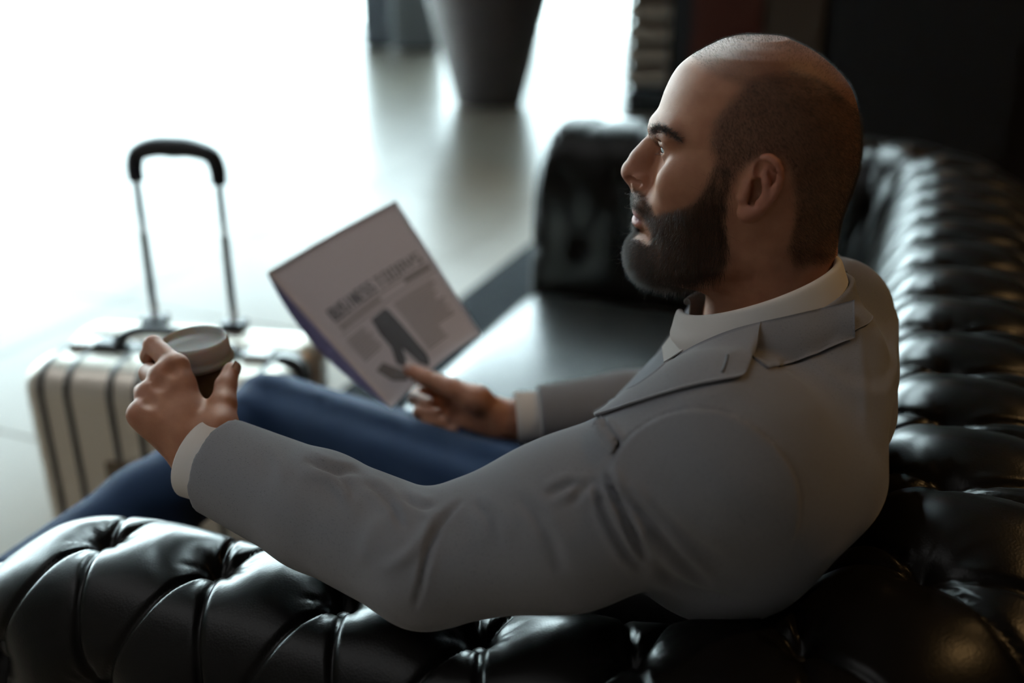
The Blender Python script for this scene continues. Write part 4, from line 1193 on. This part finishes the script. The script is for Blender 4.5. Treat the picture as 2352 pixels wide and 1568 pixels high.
# shoes and socks
def shoe(an, heel_dir, toe_dir):
    up = -heel_dir/np.linalg.norm(heel_dir); t = toe_dir-up*(toe_dir@up); t /= np.linalg.norm(t); sd = np.cross(up, t)
    heel = an-up*.070
    F = Field(np.minimum(heel-.1, heel+t*.26-.1), np.maximum(heel+.12, heel+t*.26+.12), .004)
    F.cone(heel+up*.035-t*.03, heel+up*.032+t*.10, .036, .043, .02); F.cone(heel+up*.03+t*.09, heel+up*.022+t*.185, .042, .030, .03)
    F.cone(an+up*.02, heel+up*.05, .040, .038, .03); F.cone(an-up*.01, heel+up*.035+t*.09, .036, .036, .03)
    F.plane_cut(heel+t*.08, -up, .2); F.plane_cut(an+up*.02, up, .07)
    V, Q = F.mesh(2); o = np_obj('shoe', V, Q, MT['shoe'], PERSON)
    ol = []
    for k in range(48):
        a = 2*math.pi*k/48; x = math.cos(a); ol.append(heel+t*(.075+.140*x)+sd*.047*math.sin(a)*(1+.12*x))
    Vs = np.vstack([np.array(ol), np.array(ol)-up*.012]); Fs = [tuple(range(48))[::-1], tuple(range(48, 96))]+[(k, (k+1) % 48, 48+(k+1) % 48, 48+k) for k in range(48)]
    obj('sole', Vs, Fs, MT['sock'], o, smooth=False)
    tube('sock', [an+up*.06, an-up*.01], [.043, .041], MT['sock'], PERSON, 20)
shoe(ANL, np.array([0, 0, -1.0]), np.array([-1.0, .06, 0]))
shoe(ANR, ANR-KNR, at(-300, 1530, 1.26)-at(40, 1376, 1.235))

# blazer: torso and sleeves as one surface
JF = Field((-.70, .555, .47), (.11, 1.42, 1.10), .0034)
JF.apply(torso_fn(JF, 0.0), np.array([-.56, .70, .47]), np.array([.10, 1.18, 1.09]), 0)
SLE = at(506, 1070, .990); SRE = jp(RW)-dR*.055
SLe = SLE+(SLE-ELL)/np.linalg.norm(SLE-ELL)*.022
JF.cone(PT1-tA*.10, SHL+np.array([.005, .01, -.012]), .046, .060, .03); JF.cone(PT1-tA*.10, SHR+np.array([.005, -.01, -.012]), .046, .060, .03)
for yy in (0, .13):
    o_ = np.array([0, yy, 0]); JF.cone(at(1880, 830, .95)+o_, at(1872, 1090, .895)+o_, .062, .062, .05)
JF.ell(SHL+np.array([.0, .03, -.05]), (.105, .085, .125), .04); JF.ell(SHR+np.array([.0, -.03, -.05]), (.105, .085, .125), .04)
JF.chain([SHL+np.array([-.004, 0, -.006]), SHL*.5+ELL*.5+np.array([0, 0, -.012]), ELL], [.0785, .069, .0585], .03)
JF.chain([ELL, ELL*.5+SLE*.5, SLe], [.0585, .0545, .0475], .012)
JF.chain([SHR, SHR*.5+ELR*.5, ELR], [.078, .064, .056], .03)
JF.chain([ELR, ELR*.5+SRE*.5, SRE+dR*.02], [.056, .050, .043], .012)
JF.cone((-.127, .9345, .995), (-.112, .9345, 1.16), .062, .070, .006, op='sub')
JF.plane_cut(SLE, dL*.75+RGT*-.25+UPV*.05, .075); JF.plane_cut(SRE, dR, .07)
jV, jQ = JF.mesh(3)
jN = vnormals(jV, jQ)
view = jV-CAM; view /= np.linalg.norm(view, axis=1)[:, None]
vis = np.clip(-(jN*view).sum(1)*2.2+.25, 0, 1)*(jV[:, 1] < 1.02)
jp2 = proj(jV)
disp = np.zeros(len(jV))
def fold(pts, amp, wd, taper=.25, both=0.0, z5=True):
    """ridge (amp>0) or crease (amp<0) along a drawn line; both adds soft shoulders of the other sign"""
    global disp
    A = catmull([Z5(*p) for p in pts] if z5 else pts, 40)
    d, t = seg_dist(jp2, A); tp = np.clip(np.minimum(t, 1-t)/taper, 0, 1)**.7
    disp += vis*tp*(amp*np.exp(-(d/wd)**2)-both*amp*np.exp(-((d-2.1*wd)/(1.3*wd))**2))
# sleeve head: the sleeve sits proud of the shoulder along the armhole seam
arm_loop = [Z5(*p) for p in [(285, 930), (310, 868), (370, 790), (450, 730), (560, 690), (680, 678), (790, 703), (900, 770), (990, 860), (1045, 960), (1066, 1070), (1055, 1180), (1010, 1290), (900, 1400), (700, 1470), (500, 1470), (420, 1300), (330, 1080)]]
A = catmull(arm_loop[:13], 120); d, t = seg_dist(jp2, A)
ins = in_poly(jp2, catmull(arm_loop, 120, closed=True))
sd = np.where(ins, d, -d); fade = np.clip((1-t)*4, 0, 1)
disp += vis*fade*(.0060/(1+np.exp(-sd/3.5))*np.exp(-np.clip(sd, 0, None)/70)-.0042*np.exp(-(sd/3.4)**2))
for pts, amp, wd, both in [
    ([(278, 925), (300, 1000), (345, 1090), (385, 1180), (440, 1300)], -.0085, 9, .45),
    ([(335, 1000), (400, 1080), (480, 1170), (570, 1280), (700, 1400)], -.0060, 11, .5),
    ([(240, 955), (250, 1040), (285, 1140), (350, 1250), (420, 1330)], -.0048, 9, .5),
    ([(420, 1030), (520, 1130), (640, 1230), (760, 1300)], -.0032, 16, .5),
    ([(470, 1300), (560, 1380), (700, 1440), (860, 1470)], -.0035, 14, .5),
    ([(860, 560), (760, 600), (640, 640), (560, 660)], .0018, 18, 0),
    ([(1300, 240), (1310, 420), (1325, 620), (1330, 800)], .0022, 12, 0),
    ([(160, 970), (90, 1000), (20, 1035)], -.0035, 9, .5), ([(230, 960), (170, 1010), (120, 1080)], -.003, 9, .5),
    ([(256, 715), (268, 752), (298, 792), (326, 830)], -.0075, 6, .55)]:
    fold(pts, amp, wd, both=both)
# elbow and forearm creases (frame coordinates)
for pts, amp, wd, both in [
    ([(1062, 1148), (1030, 1180), (1003, 1216), (985, 1262), (970, 1330), (950, 1405)], -.0045, 7, .35),
    ([(700, 1050), (735, 1068), (775, 1080), (830, 1085)], -.0040, 8, .6), ([(690, 1085), (760, 1105), (800, 1140), (815, 1190)], .0032, 12, .3),
    ([(838, 1106), (870, 1128), (905, 1165), (925, 1215)], -.0042, 8, .6), ([(915, 1135), (960, 1160), (1000, 1165)], -.0035, 8, .5),
    ([(760, 1075), (800, 1120), (812, 1175)], -.0030, 9, .4), ([(880, 1180), (845, 1240), (835, 1300)], .0025, 18, .2),
    ([(1000, 1160), (985, 1210), (940, 1270), (880, 1310)], .0028, 14, .3), ([(600, 1010), (640, 1060), (650, 1120)], .0020, 14, .3),
    ([(1090, 1150), (1130, 1190), (1150, 1250)], -.0025, 12, .4), ([(1180, 1135), (1230, 1180), (1270, 1250), (1290, 1320)], -.0022, 14, .4)]:
    fold(pts, amp, wd, both=both, z5=False)
jV2 = jV+jN*disp[:, None]
jacket = np_obj('blazer', jV2, jQ, MT['wool'], PERSON)
JT = BVHTree.FromPolygons([tuple(v) for v in jV2], [tuple(int(i) for i in q) for q in jQ])
def hit(px, py, trees):
    r = Vector(ray(px, py)).normalized(); best = None
    for t in trees:
        p, n_, i, d = t.ray_cast(Vector(CAM), r, 3.0)
        if p is not None and (best is None or d < best[1]): best = (np.array(p), d, np.array(n_))
    return best
def outside(P, tree, off):
    """push points so that they lie at least off outside a closed surface"""
    p, n_, i, d = tree.find_nearest(Vector(P))
    s = (Vector(P)-p)@n_ if False else (Vector(P)-p).dot(n_)
    return P if s >= off else np.array(p)+np.array(n_)*off

# shirt collar: fold-over band round the neck
CC = np.array([-.122, .9345, 1.0423]); CA, CB, CSL = .071, .069, .0615/.14
def ring(phi, dr, dz):
    x = CC[0]-(CA+dr)*math.cos(phi); y = CC[1]-(CB+dr)*math.sin(phi)
    return np.array([x, y, CC[2]+(CC[0]-CA*math.cos(phi)-CC[0])*CSL+dz])
nphi = 72; ph0 = math.radians(13)
G = []
for phi in np.linspace(ph0, 2*math.pi-ph0, nphi):
    fr = math.cos(phi); tip = np.clip((fr-.55)/.42, 0, 1)
    drop = .040-.004*tip; o_ = .013+.003*tip
    pb = math.pi+(phi-math.pi)*(math.pi-math.radians(54))/(math.pi-ph0); pm = phi*.45+pb*.55
    G.append([ring(pb, o_, -drop), ring(pm, o_-.001, -drop*.6), ring(phi*.8+pb*.2, .0075, -.012), ring(phi, .0035, -.0022), ring(phi, .0008, .0), ring(phi, -.0016, -.0022), ring(phi, -.0022, -.014), ring(phi, -.001, -.040)])
G = np.array(G)
def fine(G, n, m_):
    H_ = np.array([catmull(r, m_) for r in G]); return np.stack([catmull(H_[:, j], n) for j in range(m_)], 1)
collar_grid = fine(G, 120, 28)
shirt_collar = solid_sheet('shirt_collar', collar_grid, .0011, MT['shirt'], PERSON)
ST = BVHTree.FromPolygons([tuple(v) for v in collar_grid.reshape(-1, 3)], [tuple(f) for f in grid_faces(120, 28)])
# shirt front between the lapels: a thin panel just proud of the chest
def patch(name, top, bot, n, m_, off0, off1, th, mt, trees, mirror=False, bulge=0.0, par=None, smooth=0):
    T_ = catmull(np.array(top, float), n); B_ = (resample if smooth else catmull)(np.array(bot, float), n)
    P = np.zeros((n, m_, 3)); ok = np.zeros((n, m_), bool); dep = np.zeros((n, m_))
    for i in range(n):
        for j in range(m_):
            s = j/(m_-1); px, py = T_[i]*(1-s)+B_[i]*s
            h_ = hit(px, py, trees)
            if h_ is not None:
                off = off0*(1-s)+off1*s+bulge*math.sin(math.pi*s)
                P[i, j] = h_[0]+h_[2]*off; ok[i, j] = True; dep[i, j] = (P[i, j]-CAM)@FWD
    if not ok.any(): return None
    for i in range(n):                       # points past the silhouette keep the depth of their neighbours
        for j in range(m_):
            if not ok[i, j]:
                c = np.argwhere(ok); k = c[np.argmin(((c-[i, j])**2).sum(1))]
                s = j/(m_-1); px, py = T_[i]*(1-s)+B_[i]*s; P[i, j] = at(px, py, dep[k[0], k[1]])
    if smooth:                               # taut cloth: straight from edge to edge, never under the cloth below
        for i in range(n):
            p0_ = (P[i, 0]-CAM)@FWD; p1_ = (P[i, -1]-CAM)@FWD
            for j in range(m_):
                s = j/(m_-1); px, py = T_[i]*(1-s)+B_[i]*s; d_ = p0_*(1-s)+p1_*s-bulge*math.sin(math.pi*s)
                h_ = hit(px, py, [JT])
                if h_ is not None: d_ = min(d_, (h_[0]-CAM)@FWD-.0026)
                P[i, j] = at(px, py, d_)
    for _ in range(smooth):
        Q_ = P.copy(); Q_[1:-1, 1:-1] = .5*P[1:-1, 1:-1]+.125*(P[:-2, 1:-1]+P[2:, 1:-1]+P[1:-1, :-2]+P[1:-1, 2:])
        Q_[1:-1, 0] = .5*P[1:-1, 0]+.25*(P[:-2, 0]+P[2:, 0]); Q_[1:-1, -1] = .5*P[1:-1, -1]+.25*(P[:-2, -1]+P[2:, -1]); P = Q_
        if _ % 4 == 3:
            for i in range(n):
                for j in range(m_):
                    p_ = outside(P[i, j], JT, .0026)
                    if np.linalg.norm(p_-P[i, j]) < .03 and (p_-P[i, j])@FWD < .001: P[i, j] = p_
    nr = np.zeros_like(P); du = np.gradient(P, axis=0); dv = np.gradient(P, axis=1); nr = np.cross(du, dv); nr /= np.linalg.norm(nr, axis=2)[..., None]+1e-12
    flip = ((P-CAM)*nr).sum(2).mean() > 0
    if flip: nr = -nr
    if flip: o = solid_sheet(name, P[::-1], th, mt, par or PERSON, normals=nr[::-1])
    else: o = solid_sheet(name, P, th, mt, par or PERSON, normals=nr)
    if mirror:
        Pm = P[20:]-tF*.016; Pm[..., 1] = 2*.9345-Pm[..., 1]; nm = nr[20:].copy(); nm[..., 1] = -nm[..., 1]
        if flip: solid_sheet(name, Pm, th, mt, par or PERSON, normals=nm)
        else: solid_sheet(name, Pm[::-1], th, mt, par or PERSON, normals=nm[::-1])
    return o
# near lapel, then its mirror image on the far side
lap_top = [Z5(*p) for p in [(905, 325), (800, 352), (700, 390), (600, 440), (500, 520), (400, 590), (290, 652), (222, 694)]]
lap_bot = [Z5(*p) for p in [(868, 466), (832, 551), (740, 565), (650, 580), (570, 600), (480, 626), (390, 656), (290, 692), (232, 712)]]
lapel = patch('lapel', lap_top, lap_bot, 60, 14, .0055, .0030, .0016, MT['wool'], [JT, ST], mirror=True, bulge=.003, smooth=5)
LT = BVHTree.FromPolygons([tuple(v.co+lapel.matrix_basis.translation+PERSON.location) for v in lapel.data.vertices], [tuple(p.vertices) for p in lapel.data.polygons])
# blazer collar: follows the shirt collar round the back, ends at the notch
G = []
for phi in np.linspace(math.radians(84), math.radians(276), 80):
    b_ = (1-math.cos(phi))/2; side = abs(math.sin(phi))
    e = np.clip((abs(phi-math.pi)-math.radians(95))/math.radians(27), 0, 1)
    rim = ring(phi, .0165, -.018-.006*side); mid = ring(phi, .0215, -.030-.006*side); low = outside(ring(phi, .025+.012*side, -.044-.008*side), JT, .003); hem = outside(ring(phi, .024+.012*side*side, -.064+.012*side), JT, .0024)
    ins_ = ring(phi, .0142, -.020-.006*side); ins2 = ring(phi, .0125, -.045)
    G.append([ins2, ins_, rim, outside(mid, JT, .003), low, hem])
G = np.array(G)
for _ in range(30):
    G[1:-1, 3:] = .5*G[1:-1, 3:]+.25*(G[:-2, 3:]+G[2:, 3:])
cg = fine(G, 110, 20)
for i in range(cg.shape[0]):
    for j in range(9, 20):
        p_ = outside(cg[i, j], JT, .0015)
        if np.linalg.norm(p_-cg[i, j]) < .010: cg[i, j] = p_
cg = cg.copy()
for _ in range(4): cg[1:-1, 8:] = .5*cg[1:-1, 8:]+.25*(cg[:-2, 8:]+cg[2:, 8:])
blazer_collar = solid_sheet('blazer_collar', cg[:, ::-1], .0015, MT['wool'], PERSON)
def near_depth(curve, p):
    c = np.array(curve); q = proj(c); k = np.argmin(((q-np.array(p))**2).sum(1)); return (c[k]-CAM)@FWD
ph_ = np.radians(np.linspace(40, 140, 60))
rimc = [ring(p, .0175, -.020-.006*math.sin(p)) for p in ph_]; hemc = [ring(p, .034+.012*math.sin(p), -.058) for p in ph_]
n_c, m_c = 44, 14
ct = resample(np.array([(1962, 690), (1925, 700), (1870, 713), (1810, 727), (1748, 741)], float), n_c)
cb = resample(np.array([(1962, 774), (1915, 795), (1860, 818), (1805, 837), (1764, 847), (1729, 822)], float), n_c)
CP = np.zeros((n_c, m_c, 3))
for i in range(n_c):
    da, db = near_depth(rimc, ct[i]), near_depth(hemc, cb[i])
    for j in range(m_c):
        t_ = j/(m_c-1); p_ = ct[i]*(1-t_)+cb[i]*t_; d_ = da*(1-t_)+db*t_-.004*math.sin(math.pi*t_)
        h_ = hit(*p_, [JT, ST])
        if h_ is not None: d_ = min(d_, (h_[0]-CAM)@FWD-.0024)
        CP[i, j] = at(*p_, d_)
for _ in range(6):
    Q_ = CP.copy(); Q_[1:-1, 1:-1] = .5*CP[1:-1, 1:-1]+.125*(CP[:-2, 1:-1]+CP[2:, 1:-1]+CP[1:-1, :-2]+CP[1:-1, 2:]); CP = Q_
nc_ = np.cross(np.gradient(CP, axis=0), np.gradient(CP, axis=1)); nc_ /= np.linalg.norm(nc_, axis=2)[..., None]+1e-12
sg = 1 if ((CP-CAM)*nc_).sum(2).mean() < 0 else -1
A_, N_ = (CP, nc_) if sg > 0 else (CP[::-1], -nc_[::-1])
solid_sheet('blazer_collar', A_, .0016, MT['wool'], PERSON, normals=N_)
A_, N_ = (A_[8:].copy(), N_[8:].copy()) if sg > 0 else (A_[:-8].copy(), N_[:-8].copy()); A_[..., 1] = 2*.9345-A_[..., 1]; N_[..., 1] *= -1
solid_sheet('blazer_collar', A_[::-1], .0016, MT['wool'], PERSON, normals=N_[::-1])
# buttonhole on the lapel and breast pocket welt
bh_ = [np.array(hit(*Z5(*p), [JT, LT])[0])+(-FWD*.0006) for p in [(768, 455), (765, 470), (757, 497), (746, 525)]]
MT['thread'] = mat('grey_thread', (.07, .065, .065), .9)
tube('buttonhole', catmull(bh_, 14), .0011, MT['thread'], PERSON, 8)
patch('pocket_welt', [(1379, 966), (1388, 990), (1404, 1010), (1417, 1027)], [(1366, 980), (1374, 1004), (1390, 1026), (1404, 1042)], 16, 6, .0042, .0015, .0012, MT['wool'], [JT])
patch('shirt_front', [(1560, 735), (1548, 772), (1528, 802)], [(1604, 792), (1572, 812), (1532, 838)], 24, 12, .0035, .0035, .001, MT['shirt'], [JT])
# shirt cuffs
def cuff(c, ax, r, w, sq, sqd):
    ax = ax/np.linalg.norm(ax); x = np.cross(ax, sqd); x /= np.linalg.norm(x); y = np.cross(x, ax)
    rows = [(-.02, r-.002), (w*.5, r-.0008), (w-.0015, r), (w, r-.0010), (w-.0015, r-.0028), (0, r-.005), (-.02, r-.006)]
    V = []; a = np.linspace(0, 2*np.pi, 40, endpoint=False)
    for s, q in rows: V.append(c+ax*s+q*(np.cos(a)[:, None]*x+np.sin(a)[:, None]*y*sq))
    return obj('shirt_cuff', np.vstack(V), grid_faces(len(rows), 40, close_v=True), MT['shirt'], PERSON)
cutn = dL*.75+RGT*-.25+UPV*.05; cutn /= np.linalg.norm(cutn)
cuff(SLE+(jp(LW)-SLE)*.12, cutn, .0420, .024, .92, palmN_L)
cuff(SRE, dR, .0385, .033, .92, palmN_R)
